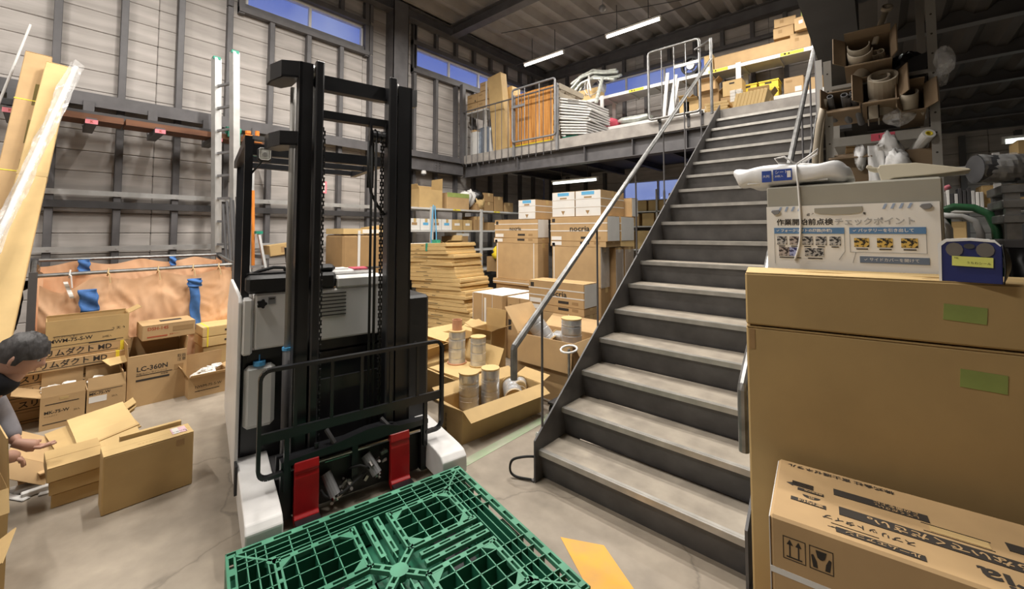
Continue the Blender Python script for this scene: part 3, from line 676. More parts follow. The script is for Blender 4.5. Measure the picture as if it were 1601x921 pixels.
# overhead guard
b = MB(); b.box(-.82, .062, 1.17, -.775, .105, 2.20); part('guard_post', 'black_steel', b)
b = MB(); b.box(-.86, 1.045, 1.12, -.815, 1.09, 2.20); part('guard_post', 'black_steel', b)
b = MB(); b.box(-1.95, .08, .9, -1.90, .13, 2.26); part('guard_post', 'black_steel', b)
og = MB(); og.box(-.83, .07, 2.10, -.78, 1.09, 2.17); og = part('overhead_guard', 'black_steel', og)
for y in (.06, 1.04):
    b = MB(); b.box(-2.0, y, 2.16, -.78, y+.05, 2.22); part('guard_side', 'black_steel', b, og)
for x in (-2.0, -1.62, -1.24):
    b = MB(); b.box(x, .06, 2.17, x+.05, 1.09, 2.215); part('guard_bar', 'black_steel', b, og)
b = MB(); b.box(-.86, .10, 2.20, -.78, .50, 2.225); part('guard_lip', 'steel_light', b, og)
b = MB(); b.rbox(-.775, .125, 2.055, -.72, .205, 2.145, .015); hl = part('headlamp', 'black_plastic', b)
b = MB(); b.rbox(-.722, .133, 2.063, -.712, .197, 2.137, .012); part('headlamp_lens', 'lamp_glass', b, hl)
b = MB(); b.cyl((-.716, .165, 2.10), (-.709, .165, 2.10), .012, n=10); part('headlamp_bulb', 'alu', b, hl)
b = MB(); b.cyl((-.80, .10, 1.98), (-.74, .155, 2.06), .007, n=6); part('lamp_stay', 'black_steel', b)
# carriage and red forks
cr = MB(); cr.box(-.41, .30, .33, -.33, 1.05, .352); cr.prism([(-.34, .238, .325), (-.34, 1.10, .335), (-.34, 1.10, .365), (-.34, .90, .375), (-.34, .80, .405), (-.34, .70, .405), (-.34, .58, .385), (-.34, .50, .372), (-.34, .238, .352)], (.062, 0, 0)); cr = part('carriage', 'black_steel', cr)
for y0, y1 in ((.238, .288), (1.055, 1.10)):
    b = MB(); b.box(-.335, y0, .04, -.285, y1, .345); part('carriage_side', 'black_steel', b, cr)
b = MB(); b.box(-.36, .288, .03, -.335, 1.055, .335); part('carriage_plate', 'black_plastic', b, cr)
b = MB(); b.box(-.335, .615, .10, -.29, .650, .33); part('carriage_web', 'black_steel', b, cr)
b = MB(); b.cyl((-.305, .285, .295), (-.305, 1.06, .295), .014, n=10); part('fork_shaft', 'chrome', b, cr)
b = MB(); b.box(-.33, .47, .262, -.322, .64, .268); part('slot_edge', 'chrome', b, cr)
for y in (.42, .505, .70, .86):
    b = MB(); b.cyl((-.31, y, .37), (-.31, y, .395), .012, n=8); part('bolt', 'black_steel', b, cr)
for p0, p1 in (((-.33, .475, .45), (-.29, .515, .375)), ((-.33, .80, .43), (-.29, .835, .385))):
    b = MB(); b.bar(p0, p1, .024, .012); part('stop_pin', 'steel_dark', b, cr)
for y0, y1 in ((.302, .428), (.842, .966)):
    b = MB(); b.prism([(-.345, y0, .34), (-.30, y0, .345), (-.272, y0, .33), (-.262, y0, .29), (-.272, y0, .275), (-.264, y0, .25), (-.258, y0, .06), (-.24, y0, .045), (-.24, y0, .012), (-.27, y0, .012), (-.295, y0, .03), (-.295, y0, .31), (-.345, y0, .315)], (0, y1-y0, 0)); fo = part('fork', 'red_paint', b, bevel=.004)
    b = MB(); b.prism([(-.24, y0, .043), (.72, y0, .036), (.80, y0, .026), (.72, y0, .0235), (-.24, y0, .022)], (0, y1-y0, 0)); part('fork_blade', 'black_steel', b, fo)
# side-shift motors between the forks
for (p0, p1) in (((-.325, .475, .20), (-.255, .515, .095)), ((-.325, .705, .235), (-.255, .755, .135))):
    b = MB(); b.cyl(p0, p1, .030, n=14); mo = part('motor', 'steel_light', b, cr, smooth=False)
    q = Vector(p1)-Vector(p0); e = Vector(p1)
    b = MB(); b.cyl(p1, tuple(e+q*.10), .022, n=12); b.cyl(tuple(e+q*.1), tuple(e+q*.22), .008, n=8); part('motor_end', 'chrome', b, mo)
q = random.Random(3); b = MB()
for k in range(26):
    y = q.uniform(.50, .82); z = .08+.10*(y-.5)/.3+q.uniform(-.03, .06); x = q.uniform(-.32, -.27)
    if k % 3: b.cyl((x, y, z), (x+q.uniform(.01, .03), y+q.uniform(-.02, .02), z+q.uniform(-.02, .02)), q.uniform(.006, .013), n=7)
    else: b.cbox((x, y, z), (.02, q.uniform(.02, .05), .018), rot=(q.uniform(0, 60), 0, 0))
stuff(part('hydraulic_fittings', 'chrome_dull', b, cr))
b = MB(); b.tube([(-.28, .44, .14), (-.26, .47, .10), (-.26, .54, .09), (-.27, .62, .12), (-.28, .70, .16)], .008, 6, sm=5); b.tube([(-.30, .60, .20), (-.27, .66, .21), (-.27, .72, .17)], .007, 6); part('hose', 'rubber', b, cr, smooth=True)
# load backrest
br = MB(); pts = []
def arc(cy, cz, a0, a1, r_, n=4): return [(-.275, cy+r_*math.cos(R(a0+(a1-a0)*i/n)), cz+r_*math.sin(R(a0+(a1-a0)*i/n))) for i in range(n+1)]
pts = [(-.275, .245, .305)]+arc(.175, .345, 270, 180, .045)+arc(.18, .815, 180, 90, .05)+arc(1.145, .815, 90, 0, .05)+arc(1.150, .33, 0, -90, .045)+[(-.275, 1.08, .285)]
for p, q_ in zip(pts, pts[1:]): br.bar(p, q_, .019, .032, up=(1, 0, 0))
br = part('backrest_frame', 'black_steel', br)
b = MB(); b.box(-.285, .136, .482, -.266, 1.19, .534); part('backrest_bar', 'black_steel', b, br)
for y in (.30, .49, .66, .84, 1.02):
    b = MB(); b.box(-.282, y-.009, .525, -.27, y+.009, .86); part('backrest_rod', 'black_steel', b, br)
for y in (.262, 1.078):
    b = MB(); b.box(-.290, y-.012, .20, -.268, y+.012, .50); part('backrest_foot', 'black_steel', b, br)

# ------------------------------------------------------------------ green pallet
pl = thing('pallet', 'green plastic pallet with an open grid deck in front of the forklift', 'pallet', (TL[0]-.022*math.cos(R(TA))+.004, TL[1]-.022*math.sin(R(TA))-.016, 0), TA)
PX, PY, PT, DP = 1.10, 1.20, .150, .066
for x0, x1 in ((0, .15), (.475, .625), (.95, 1.10)):
    for y0, y1 in ((0, .16), (.52, .68), (1.04, 1.20)):
        b = MB()
        for (a, c, d, e) in ((x0, y0, x1, y0+.006), (x0, y1-.006, x1, y1), (x0, y0, x0+.006, y1), (x1-.006, y0, x1, y1)): b.box(a, c, .02, d, e, PT-DP)
        b.box(x0, y0, PT-DP-.004, x1, y1, PT-DP)
        b.build('foot_block', 'pallet_green', pl)
b = MB(); b.box(.01, .01, .004, PX-.01, PY-.01, .009); b.build('bottom_deck', 'pallet_green', pl)
for y0, y1 in ((0, .16), (.52, .68), (1.04, 1.20)):
    b = MB(); b.box(0, y0, .004, PX, y0+.035, .020); b.box(0, y1-.035, .004, PX, y1, .020); b.box(0, y0, .0, PX, y1, .006); b.build('skid', 'pallet_green', pl)
T_ = .005
def rib(p0, p1, d=DP, t=T_, m_='pallet_green', zt=PT-.001):
    b = MB(); b.bar((p0[0], p0[1], zt-d/2), (p1[0], p1[1], zt-d/2), t, d); b.m[1] = 1; b.build('rib', [m_, 'pallet_worn'], pl)
    b = None
def strip(p0, p1, wd=.029, step=.085, slot=.055):
    """flat top band with slots, one mesh"""
    p0 = Vector((*p0, 0)); p1 = Vector((*p1, 0)); d = p1-p0; L = d.length; d.normalize(); s_ = Vector((-d.y, d.x, 0)); n = max(1, round(L/step)); st = L/n
    M = Matrix(((d.x, s_.x, 0, p0.x), (d.y, s_.y, 0, p0.y), (0, 0, 1, PT), (0, 0, 0, 1))); e = wd/2; r_ = .008
    b = MB(); b.box(0, -e, -.02, L, -e+r_, 0, 0, M); b.box(0, e-r_, -.02, L, e, 0, 0, M)
    g = (st-slot)
    for k in range(n+1):
        a = max(0, k*st-g/2); c = min(L, k*st+g/2); b.box(a, -e+r_, -.02, c, e-r_, 0, 0, M)
    b.build('slotted_band', 'pallet_worn', pl)
# rim
for p0, p1 in (((.02, 0.02), (PX-.02, .02)), ((.02, PY-.02), (PX-.02, PY-.02)), ((.02, .04), (.02, PY-.04)), ((PX-.02, .04), (PX-.02, PY-.04))): strip(p0, p1, .034, .12, .075)
for a in ((0, 0, PX, .005), (0, PY-.005, PX, PY), (0, 0, .005, PY), (PX-.005, 0, PX, PY)):
    b = MB(); b.box(a[0], a[1], PT-.055, a[2], a[3], PT-.0005); b.build('rim_wall', 'pallet_worn', pl)
XR = [.072, .108, .144, .2425, .320, .3975, PX/2-.092]
XR2 = [PX-x for x in XR]
YR = [.075, .112, .150, .250, .330, .410, PY/2-.092]
YR2 = [PY-y for y in YR]
for x in XR[:3]+XR2[:3]: rib((x, .04), (x, PY-.04))
for y in YR[:3]+YR2[:3]: rib((.04, y), (PX-.04, y))
for xs in (XR, XR2):
    for x in xs[3:6]:
        rib((x, .04), (x, PY/2-.09)); rib((x, PY/2+.09), (x, PY-.04))
for ys in (YR, YR2):
    for y in ys[3:6]:
        rib((.04, y), (PX/2-.09, y)); rib((PX/2+.09, y), (PX-.04, y))
for x in (.178, PX-.178):
    strip((x, .165), (x, PY/2-.09)); strip((x, PY/2+.09), (x, PY-.165))
for y in (.183, PY-.183):
    strip((.16, y), (PX/2-.09, y)); strip((PX/2+.09, y), (PX-.16, y))
for s_ in (-1, 1):
    strip((.16, PY/2+s_*.092), (PX/2-.09, PY/2+s_*.092)); strip((PX/2+.09, PY/2+s_*.092), (PX-.16, PY/2+s_*.092))
    strip((PX/2+s_*.092, .16), (PX/2+s_*.092, PY/2-.09)); strip((PX/2+s_*.092, PY/2+.09), (PX/2+s_*.092, PY-.16))
    strip((.16, PY/2+s_*.028), (PX/2-.11, PY/2+s_*.028), .026); strip((PX/2+.11, PY/2+s_*.028), (PX-.16, PY/2+s_*.028), .026)
    strip((PX/2+s_*.028, .16), (PX/2+s_*.028, PY/2-.11), .026); strip((PX/2+s_*.028, PY/2+.11), (PX/2+s_*.028, PY-.16), .026)
    for a in (-1, 1):
        strip((PX/2+s_*.018, PY/2+a*.018), (PX/2+s_*.092, PY/2+a*.092), .034, .06, .035)
        rib((PX/2+s_*.07, PY/2+a*.02), (PX/2+s_*.16, PY/2+a*.02), .03)
        x, y = (.165 if s_ < 0 else PX-.165), (.165 if a < 0 else PY-.165)
        b = MB(); b.cyl((x, y, PT-.02), (x, y, PT), .022, n=8); b.build('corner_boss', 'pallet_worn', pl)
        rib((x, y), (.035 if s_ < 0 else PX-.035, .035 if a < 0 else PY-.035), .03, .010, 'pallet_worn', PT)
        for cx, cy in ((PX/2+s_*.115, PY/2+a*.115), (PX/2+s_*.355, PY/2+a*.115), (PX/2+s_*.115, PY/2+a*.40), (PX/2+s_*.355, PY/2+a*.40)):
            ex = 1 if (cx > PX/2) == (abs(cx-PX/2) < .2) else -1; ey = 1 if (cy > PY/2) == (abs(cy-PY/2) < .2) else -1
            b = MB(); b.prism([(cx-ex*.008, cy-ey*.008, PT-.012), (cx+ex*.045, cy-ey*.008, PT-.012), (cx-ex*.008, cy+ey*.045, PT-.012)] if ex*ey > 0 else [(cx-ex*.008, cy-ey*.008, PT-.012), (cx-ex*.008, cy+ey*.045, PT-.012), (cx+ex*.045, cy-ey*.008, PT-.012)], (0, 0, .0115)); b.build('gusset', 'pallet_worn', pl)
b = MB(); b.cyl((PX/2, PY/2, PT-.03), (PX/2, PY/2, PT+.0005), .040, n=12); b.build('hub', 'pallet_worn', pl)
for y in (PY*.30, PY*.72):
    b = MB(); b.box(PX*.62, y, PT-DP-.004, PX*.62+.05, y+.012, PT-DP+.001); b.build('drain_slot', 'pallet_worn', pl)
# ================================================================== left side: wall rack, leaning cartons, ladders, cloth cart, cartons
rk = thing('wall_rack', 'dark steel bracket rack under the girt of the left wall with pink tags', 'rack', (-7.5, 0, 0))
for y in (-.27, .335, .95, 1.565, 2.2):
    b = MB(); b.box(.02, y-.045, 2.86, .70, y+.045, 2.93); b.build('bracket_arm', 'steel_grey', rk)
    b = MB(); b.box(.04, y-.05, 2.93, .10, y+.05, 3.26); b.build('bracket_upright', 'steel_grey', rk)
    o = patch(rk, .105, .05, '+x', (.70, y-.052, 2.885), 'pink_tag', name='pink_tag'); lettering(o, 'K', .045, 'top', (.04, 0, .002), 'ink_red')
b = MB(); b.box(.10, -1.0, 3.05, .16, 2.4, 3.12); b.build('back_rail', 'steel_dark', rk)
for k, (y0, y1) in enumerate(((-.2, .62), (.64, 2.2))):
    b = MB(); b.box(-7.28, y0, 2.932, -6.94, y1, 3.005); tag(b.build('plank', 'wood_brown'), ['brown plank lying across the rack arms nearer the leaning cartons', 'brown plank lying across the rack arms nearer the ladder'][k], 'plank', 'planks on the wall rack')

def lean(label, p0, p1, w_, d_, m_, name='long_carton', prints=()):
    """box of cross-section w_ x d_ from floor point p0 to top point p1, wide side turned to +x"""
    p0 = Vector(p0); p1 = Vector(p1); z = (p1-p0); L = z.length; z.normalize(); y = Vector((0, 1, 0)); x = y.cross(z).normalized(); y = z.cross(x)
    t = thing(name, label, 'box'); t.matrix_world = Matrix(((x.x, y.x, z.x, p0.x), (x.y, y.y, z.y, p0.y), (x.z, y.z, z.z, p0.z), (0, 0, 0, 1)))
    b = MB(); b.rbox(-d_/2, -w_/2, 0, d_/2, w_/2, L, .006); b.build('carton_body', m_, t)
    b = MB(); b.box(-d_/2, -w_/2+.003, L, d_/2, w_/2-.003, L+.004); b.build('end_flap', m_, t)
    return t, L
t, L = lean('long tan carton with yellow straps leaning on the left wall', (-5.05, -.36, .05), (-6.98, -.09, 3.54), .20, .16, 'card_tan')
for z in (.6, 1.5, 2.4, 3.3):
    b = MB(); b.box(-.083, -.103, z, .083, .103, z+.012); b.build('strap', 'label_yellow', t)
for k, (s_, z) in enumerate((('CEILING', 3.35), ('PANEL SET', 2.75), ('KEEP DRY', 2.1))):
    patch(t, .30, .05, '+x', (.081, .045, L-.75-.5*k), 'print_olive', spin=90, name='print_block')
    patch(t, .26, .045, '-y', (-.0, -.10, L-.7-.5*k), 'print_olive', spin=90, name='print_block')
t, L = lean('wide pale long carton leaning beside the strapped tan carton', (-4.80, -.30, .05), (-6.74, .058, 3.425), .19, .10, 'card_pale')
b = MB(); b.box(-.052, -.097, L-1.52, .052, .097, L-1.47); b.build('tape', 'tape', t)
fr = thing('film_wrapped_tube', 'white tube wrapped in crumpled clear film leaning on the long cartons', 'tube', (-4.62, -.60, .02))
b = MB(); b.cyl((0, 0, 0), (-1.80, .78, 3.36), .022, n=10); b.build('tube', 'plastic_white', fr, smooth=True)
q = random.Random(5); b = MB()
def film(u, v):
    a = 2*math.pi*u; c = Vector((-1.80*v, .78*v, 3.36*v)); k = .036+.02*v*v+.010*math.sin(30*v+3*a)+.007*math.sin(13*v+5*a)+q.uniform(-.004, .004)
    d = Vector((-1.80, .78, 3.36)).normalized(); n = d.orthogonal().normalized(); m_ = d.cross(n)
    return c+d*.04+(n*math.cos(a)+m_*math.sin(a))*k
b.surf(film, 12, 70, wrap=True); b.build('film', 'clear_film', fr)
b = MB(); b.cyl((-6.9, -.95, 0.), (-7.2, -.17, 3.98), .012, n=8); tag(b.build('pole', 'plastic_white'), 'thin white pole at the far left behind the leaning cartons', 'pole')

# aluminium ladders
def ladder(label, a, bb, H, lean_, rung=.31, w1=.03, w2=.075, m_='alu', start=.2):
    """a, bb: floor points of the two stiles; lean_ = shift of the top"""
    t = thing('ladder', label, 'ladder', a); d = Vector(bb)-Vector(a); lv = Vector(lean_)
    for o in (Vector((0, 0, 0)), d):
        hh = H if o.length else H-.02
        b = MB(); b.bar(o, o+lv+Vector((0, 0, hh)), w1, w2, up=d.normalized().cross(Vector((0, 0, 1)))); st = b.build('stile', m_, t)
        b = MB(); e = o+lv+Vector((0, 0, hh)); b.cbox(e, (.085, .085, .04)); b.build('stile_cap', 'green_plastic', st)
    n = int((H-start)/rung)
    for k in range(n):
        f_ = (start+rung*k)/H; b = MB(); c = lv*f_+Vector((0, 0, H*f_)); b.bar(c, c+d, .030, .030); b.build('rung', 'steel_light', t)
    return t
ladder('tall aluminium ladder with green end caps standing against the left wall', (-6.70, 1.60, 0), (-6.34, 1.72, 0), 4.02, (-.08, -.09, 0), w1=.085, w2=.085)
ladder('narrow aluminium ladder behind the forklift guard, leaning on the girt', (-6.55, 1.93, 0), (-6.75, 1.99, 0), 2.75, (-.32, .08, 0), w1=.03, w2=.06)
ladder('short aluminium stepladder leaning low beside the forklift guard post', (-6.2, 2.02, 0), (-6.2, 2.22, 0), 1.6, (-.35, -.2, 0), w1=.03, w2=.05)
b = MB(); b.cyl((-6.55, 1.86, 0), (-6.85, 1.80, 2.9), .03, n=8); tag(b.build('pole', 'alu'), 'pale aluminium pole standing between the two ladders', 'pole')
b = MB(); b.cyl((-6.6, 1.98, 1.1), (-6.7, 1.98, 2.2), .022, n=8); tag(b.build('stick', 'orange_plastic'), 'orange stick hanging on the narrow ladder', 'stick')
gs = thing('clamp', 'green pipe clamp hung at the top of the pole by the ladder', 'clamp', (-6.95, 1.78, 2.93))
b = MB(); b.cbox((0, 0, .09), (.10, .15, .10)); b.cyl((0, -.09, .14), (0, .09, .14), .05, n=10); b.cbox((0, .06, .0), (.05, .05, .14)); b.build('clamp_body', 'green_plastic', gs)
gs = thing('clamp', 'orange pipe clamp sitting beside the green clamp on the rack', 'clamp', (-6.92, 2.02, 2.935))
b = MB(); b.cbox((0, 0, .05), (.12, .22, .10)); b.cyl((0, -.06, .12), (0, -.06, .16), .04, n=8); b.cyl((0, .06, .10), (0, .06, .18), .03, n=8); b.build('clamp_body', 'orange_plastic', gs)
for k in range(6):
    b = MB(); y0 = 1.64+.045*k; b.cyl((-6.05+.03*(k % 2), 1.62+.036*k, 0), (-6.28+.02*(k % 3), 1.52+.036*k, 1.96+.025*(k % 3)+.02*k), .016, n=8)
    tag(b.build('pipe', 'grey_pipe'), ORD[k]+' dark grey pipe from the ladder in the bunch by the cloth cart', 'pipe', 'grey pipes by the cloth cart')

# cloth-sided cart
ct = thing('cart', 'pipe framed cart lined with orange tarpaulin and blue patches', 'cart', (-6.1, .745, 0))
HX, HY = .35, .785
def pipe(p0, p1, r_=.018, name='frame_pipe', m_='galvanised'):
    b = MB(); b.cyl(p0, p1, r_, n=8); b.build(name, m_, ct, smooth=False)
for x, y, z in ((HX, -HY, 1.24), (HX, HY, 1.26), (-HX, -HY, 1.34), (-HX, HY, 1.34)):
    b = MB(); b.cbox((x, y, z/2+.05), (.055, .055, z-.1)); b.build('corner_post', 'grey_pipe', ct)
    b = MB(); b.cyl((x-.02, y, .05), (x+.02, y, .05), .05, n=12); b.build('castor', 'rubber', ct)
pipe((HX, -HY, 1.205), (HX, HY, 1.225)); pipe((-HX, -HY, 1.315), (-HX, HY, 1.315)); pipe((HX, -HY, 1.205), (-HX, -HY, 1.315)); pipe((HX, HY, 1.225), (-HX, HY, 1.315))
pipe((HX, -HY, .13), (HX, HY, .13)); pipe((-HX, -HY, .13), (-HX, HY, .13))
b = MB(); b.box(-HX, -HY, .10, HX, HY, .13); b.build('cart_floor', 'steel_dark', ct)
def cloth(x, top, seed, name='cloth_panel', y0=-HY+.04, y1=HY-.02, amp=.035):
    q = random.Random(seed); ph = [q.uniform(0, 6.28) for _ in range(8)]
    def fn(u, v):
        y = y0+(y1-y0)*u; s_ = abs(math.sin(u*math.pi*3.0+ph[0])); zt = top-.015-.05*s_**1.5-(.09*math.exp(-((u-.1)/.09)**2) if seed == 1 else 0)
        z = .12+(zt-.12)*v
        p = Vector((3.2*u+ph[0], 1.6*v+ph[1], 0)); p += .35*noise.noise_vector(p*1.7)
        rg = lambda c: 1-2*abs(noise.noise(c))
        w_ = amp*(.9*noise.noise(p*1.1)+.75*rg(Vector((p.x*1.6+p.y*1.3, p.y*1.5-p.x*.9, 1)))+.45*rg(Vector((p.x*4+p.y*2.2, p.y*3.2-p.x*2.0, 4)))+.22*rg(Vector((p.x*9-p.y*6, p.y*7+p.x*4, 8)))-.35)
        return (x+w_*(.35+.65*math.sin(math.pi*min(1, v+.05))), y, z)
    b = MB(); b.surf(fn, 110, 50); return b.build(name, 'orange_cloth', ct, smooth=True)
c1 = cloth(HX-.01, 1.19, 1); c2_ = cloth(-HX+.02, 1.315, 4)
def side_cloth(y, seed):
    q = random.Random(seed); ph = [q.uniform(0, 6.28) for _ in range(4)]
    def fn(u, v):
        x = -HX+2*HX*u; zt = 1.30-.11*u-.05*math.sin(math.pi*u); z = .12+(zt-.12)*v
        return (x, y+.02*math.sin(8*u+5*v+ph[0])+.015*math.sin(19*u-7*v+ph[1]), z)
    b = MB(); b.surf(fn, 20, 20); b.build('cloth_panel', 'orange_cloth', ct, smooth=True)
side_cloth(-HY+.03, 2); side_cloth(HY-.03, 3)
def patch_cloth(ya, yb, z0, z1, par, sk=.0, x=HX+.045):
    q = random.Random(int(ya*100)); b = MB()
    b.surf(lambda u, v: (x+.012*math.sin(9*v+4*u), ya+(yb-ya)*u+sk*(1-v)+.006*math.sin(12*v), z0+(z1-z0)*v), 8, 12); b.build('blue_patch', 'blue_cloth', par, smooth=True, solid=.004)
patch_cloth(-.50, -.37, .84, 1.055, c1, .02); patch_cloth(.345, .435, .53, 1.08, c1, .03); patch_cloth(.33, .46, 1.0, 1.09, c1, x=HX+.05)
patch_cloth(-.48, -.39, 1.17, 1.31, c2_, x=-HX+.07); patch_cloth(.28, .34, 1.2, 1.31, c2_, x=-HX+.07)
for y, n in ((-.56, 6), (-.30, 4), (.08, 4), (.38, 3), (.62, 3)):
    b = MB(); b.tube([(HX-.02, y, 1.17), (HX+.025, y, 1.20), (HX+.01, y+.005, 1.245), (HX-.02, y, 1.22), (HX+.03, y+.01, 1.19), (HX+.04, y+.02, 1.15-.012*n)], .006, 5); b.build('tie_string', 'plastic_white' if n > 4 else 'card_edge', ct)
b = MB(); b.surf(lambda u, v: (HX+.03+.01*math.sin(9*v), -.60+.03*u+.05*(1-v), .98+.16*v), 3, 8); b.build('paper_strip', 'paper', ct, solid=.002)
b = MB(); b.blob((HX-.06, -HY-.10, .93), (.05, .045, .20), 10, seed=3, amp=.3); b.blob((HX-.06, -HY-.08, 1.12), (.07, .08, .05), 10, seed=5, amp=.3); b.build('dark_rag', 'collar', ct, smooth=True)

# ---------------------------------------------------------------- cartons against the cart
GD = 'duct cartons in front of the cart'
def duct(label, x, y, z, w_, d_, h_, s_, size, m_='card_tan'):
    t = carton(label, (x-w_/2, y, z), 0, (w_, d_, h_), m_, GD, 'duct_carton', tape=False, seam='y')
    b = MB(); b.box(w_/2, -d_/2+.01, h_*.20, w_/2+.0012, d_/2-.09, h_*.26); b.build('printed_line', 'ink', t)
    if s_: lettering(t, s_, size, '+x', (w_/2, -d_/2+.045, h_*.58), wide=1.0, bold=True)
    b = MB(); b.box(-w_/2-.001, d_/2-.075, -.001, w_/2+.0015, d_/2-.05, h_+.001); b.build('strap', 'label_yellow', t)
    return t
duct('top duct carton of the pile, printed with black katakana', -5.40, .27, .495, .30, .66, .088, 'スリムダクト MD', .062)
duct('second duct carton of the pile, printed with black katakana', -5.37, .24, .405, .30, .66, .088, 'スリムダクト MD', .062)
duct('third duct carton of the pile, half behind the open carton printed MK-75-W', -5.42, .20, .30, .30, .66, .10, 'スリムダクト SD', .062)
duct('fourth duct carton of the pile, near the crouching man', -5.40, .17, .20, .30, .66, .10, 'スリムダクト SD', .062)
duct('fifth duct carton of the pile, one above the floor', -5.40, .20, .10, .30, .66, .10, 'スリムダクト SD', .062)
duct('bottom duct carton of the pile, on the floor', -5.41, .18, .0, .30, .66, .10, '', .06)
t = open_carton('open carton printed MWM-75-S-W on top of the duct cartons', (-5.52, .315, .584), 0, (.24, .53, .245), 'card', (('-x', -12, .02), ('+y', 62, .10)))
b = MB(); b.box(.121, -.25, .02, .1215, .23, .024); b.box(.121, -.22, .105, .1215, .16, .110); b.box(.121, .0, .012, .1215, .18, .020); b.build('printed_line', 'ink', t)
lettering(t, 'MWM-75-S-W', .044, '+x', (.12, -.245, .066), wide=1.0, bold=True); lettering(t, 'スリムダクトMD 壁コーナー', .015, '+x', (.12, -.22, .095)); lettering(t, '20個入', .022, '+x', (.12, .085, .055)); lettering(t, '↑ 天 ↑', .030, '+x', (.12, .145, .12))
t = open_carton('open carton printed LC-360N standing on the floor before the cart', (-5.325, .772, 0), 0, (.35, .43, .462), 'card_tan', (('-x', 3, .115), ('-y', 4, .115), ('+y', 4, .115), ('+x', -100, .12)))
lettering(t, 'LC-360N', .060, '+x', (.175, -.155, .335), wide=1.0, bold=True); lettering(t, '化粧カバー ラインコート', .020, '+x', (.175, -.155, .292)); patch(t, .26, .006, '+x', (.175, -.155, .278), 'ink', name='printed_line'); patch(t, .24, .018, '+x', (.175, -.155, .235), 'ink', name='printed_line'); lettering(t, '配管用', .018, '+x', (.175, .02, .26))
lettering(t, '取扱', .035, '+x', (.175, .14, .40)); lettering(t, '注意', .035, '+x', (.175, .14, .365)); patch(t, .07, .05, '+x', (.175, .12, .30), 'card_brown', name='print_block')
t = carton('small carton with a hand slot and red print on top of the open LC-360N carton', (-5.37, .855, .578), 0, (.34, .405, .142), 'card_tan', tape=False, seam='y')
b = MB(); b.box(-.06, -.05, .1421, .03, .12, .1432); b.build('hand_slot', 'ink', t)
lettering(t, 'DSH-14S', .042, '+x', (.17, -.165, .105), 'ink_red', wide=1.0, bold=True); patch(t, .15, .012, '+x', (.17, -.165, .03), 'ink_red', name='print_block'); patch(t, .16, .045, '+x', (.17, .025, .085), 'card_brown', name='print_block'); lettering(t, '配管カバー', .016, '+x', (.17, .0, .035), 'ink_red')
def crumple(parent, c, r_, seed, m_='paper', name='white_packet', n=6):
    q = random.Random(seed)
    for k in range(n):
        b = MB(); b.blob((c[0]+q.uniform(-1, 1)*r_[0], c[1]+q.uniform(-1, 1)*r_[1], c[2]+q.uniform(0, 1)*r_[2]), (.045, .05, .022), 8, seed=seed+k, amp=.3, M=None); b.build(name, m_, parent)
t = open_carton('open carton of small white packets beside the LC-360N carton', (-5.16, 1.15, 0), 0, (.32, .34, .195), 'card_tan', (('+x', 62, .09), ('-y', 28, .12), ('-x', -4, .16), ('+y', 70, .1)))
crumple(t, (0, 0, .16), (.10, .11, .05), 11, n=12); lettering(t, 'NWM-75-S-W', .036, '+x', (.16, -.12, .10)); patch(t, .2, .006, '+x', (.16, -.12, .06), 'ink', name='printed_line')
carton('tan carton under the strapped flat cartons by the forklift', (-5.58, 1.45, 0), 0, (.36, .56, .385), 'card', tape=True)
for k, (z, lab) in enumerate(((.385, 'lower strapped flat carton beside the cloth cart corner'), (.49, 'upper strapped flat carton with a small black mark beside the cloth cart'))):
    t = carton(lab, (-5.57, 1.46, z), 0, (.36, .60, .10), 'card_pale', tape=False); b = MB(); b.box(-.181, -.26, -.001, .1815, -.245, .101); b.build('strap', 'label_yellow', t); patch(t, .09, .02, '+x', (.18, -.10, .05), 'ink', name='print_block')
t = open_carton('left open carton printed MK-75-W with white packets showing', (-5.25, .165, 0), 0, (.30, .255, .26), 'card_tan', (('+x', -7, .085), ('-x', 2, .17), ('-y', 68, .17)))
crumple(t, (0, 0, .27), (.09, .08, .03), 21, n=8)
lettering(t, 'MK-75-W', .034, '+x', (.15, -.105, .135), wide=1.0, bold=True); lettering(t, 'スリムダクト', .013, '+x', (.15, -.105, .105)); patch(t, .19, .006, '+x', (.15, -.10, .20), 'ink', name='printed_line'); patch(t, .19, .006, '+x', (.15, -.11, .045), 'ink', name='printed_line'); lettering(t, '20入', .02, '+x', (.15, .06, .12)); patch(t, .05, .02, '+x', (.15, -.02, .235), 'tape', name='tape')
t = open_carton('right open carton printed MK-75-W with a white address label', (-5.25, .424, 0), 0, (.30, .245, .25), 'card_tan', (('+x', -9, .10), ('-x', 2, .14), ('+y', -10, .12)))
crumple(t, (0, -.02, .25), (.09, .06, .05), 31, n=8); patch(t, .11, .05, '+x', (.15, -.11, .165), 'paper'); lettering(t, 'MK-75-W', .032, '+x', (.15, -.11, .212), wide=1.0, bold=True); lettering(t, '20入', .02, '+x', (.15, .03, .165)); patch(t, .21, .004, '+x', (.15, -.11, .235), 'ink', name='printed_line')
b = MB(); b.box(-.10, -.08, 0, .10, .08, .006); o = b.build('flap_sheet', 'card_pale'); o.location = (-5.28, .50, .425); o.rotation_euler = (R(4), R(6), R(12)); tag(o, 'loose cardboard piece lying on the open MK-75-W carton by the LC-360N carton', 'cardboard')

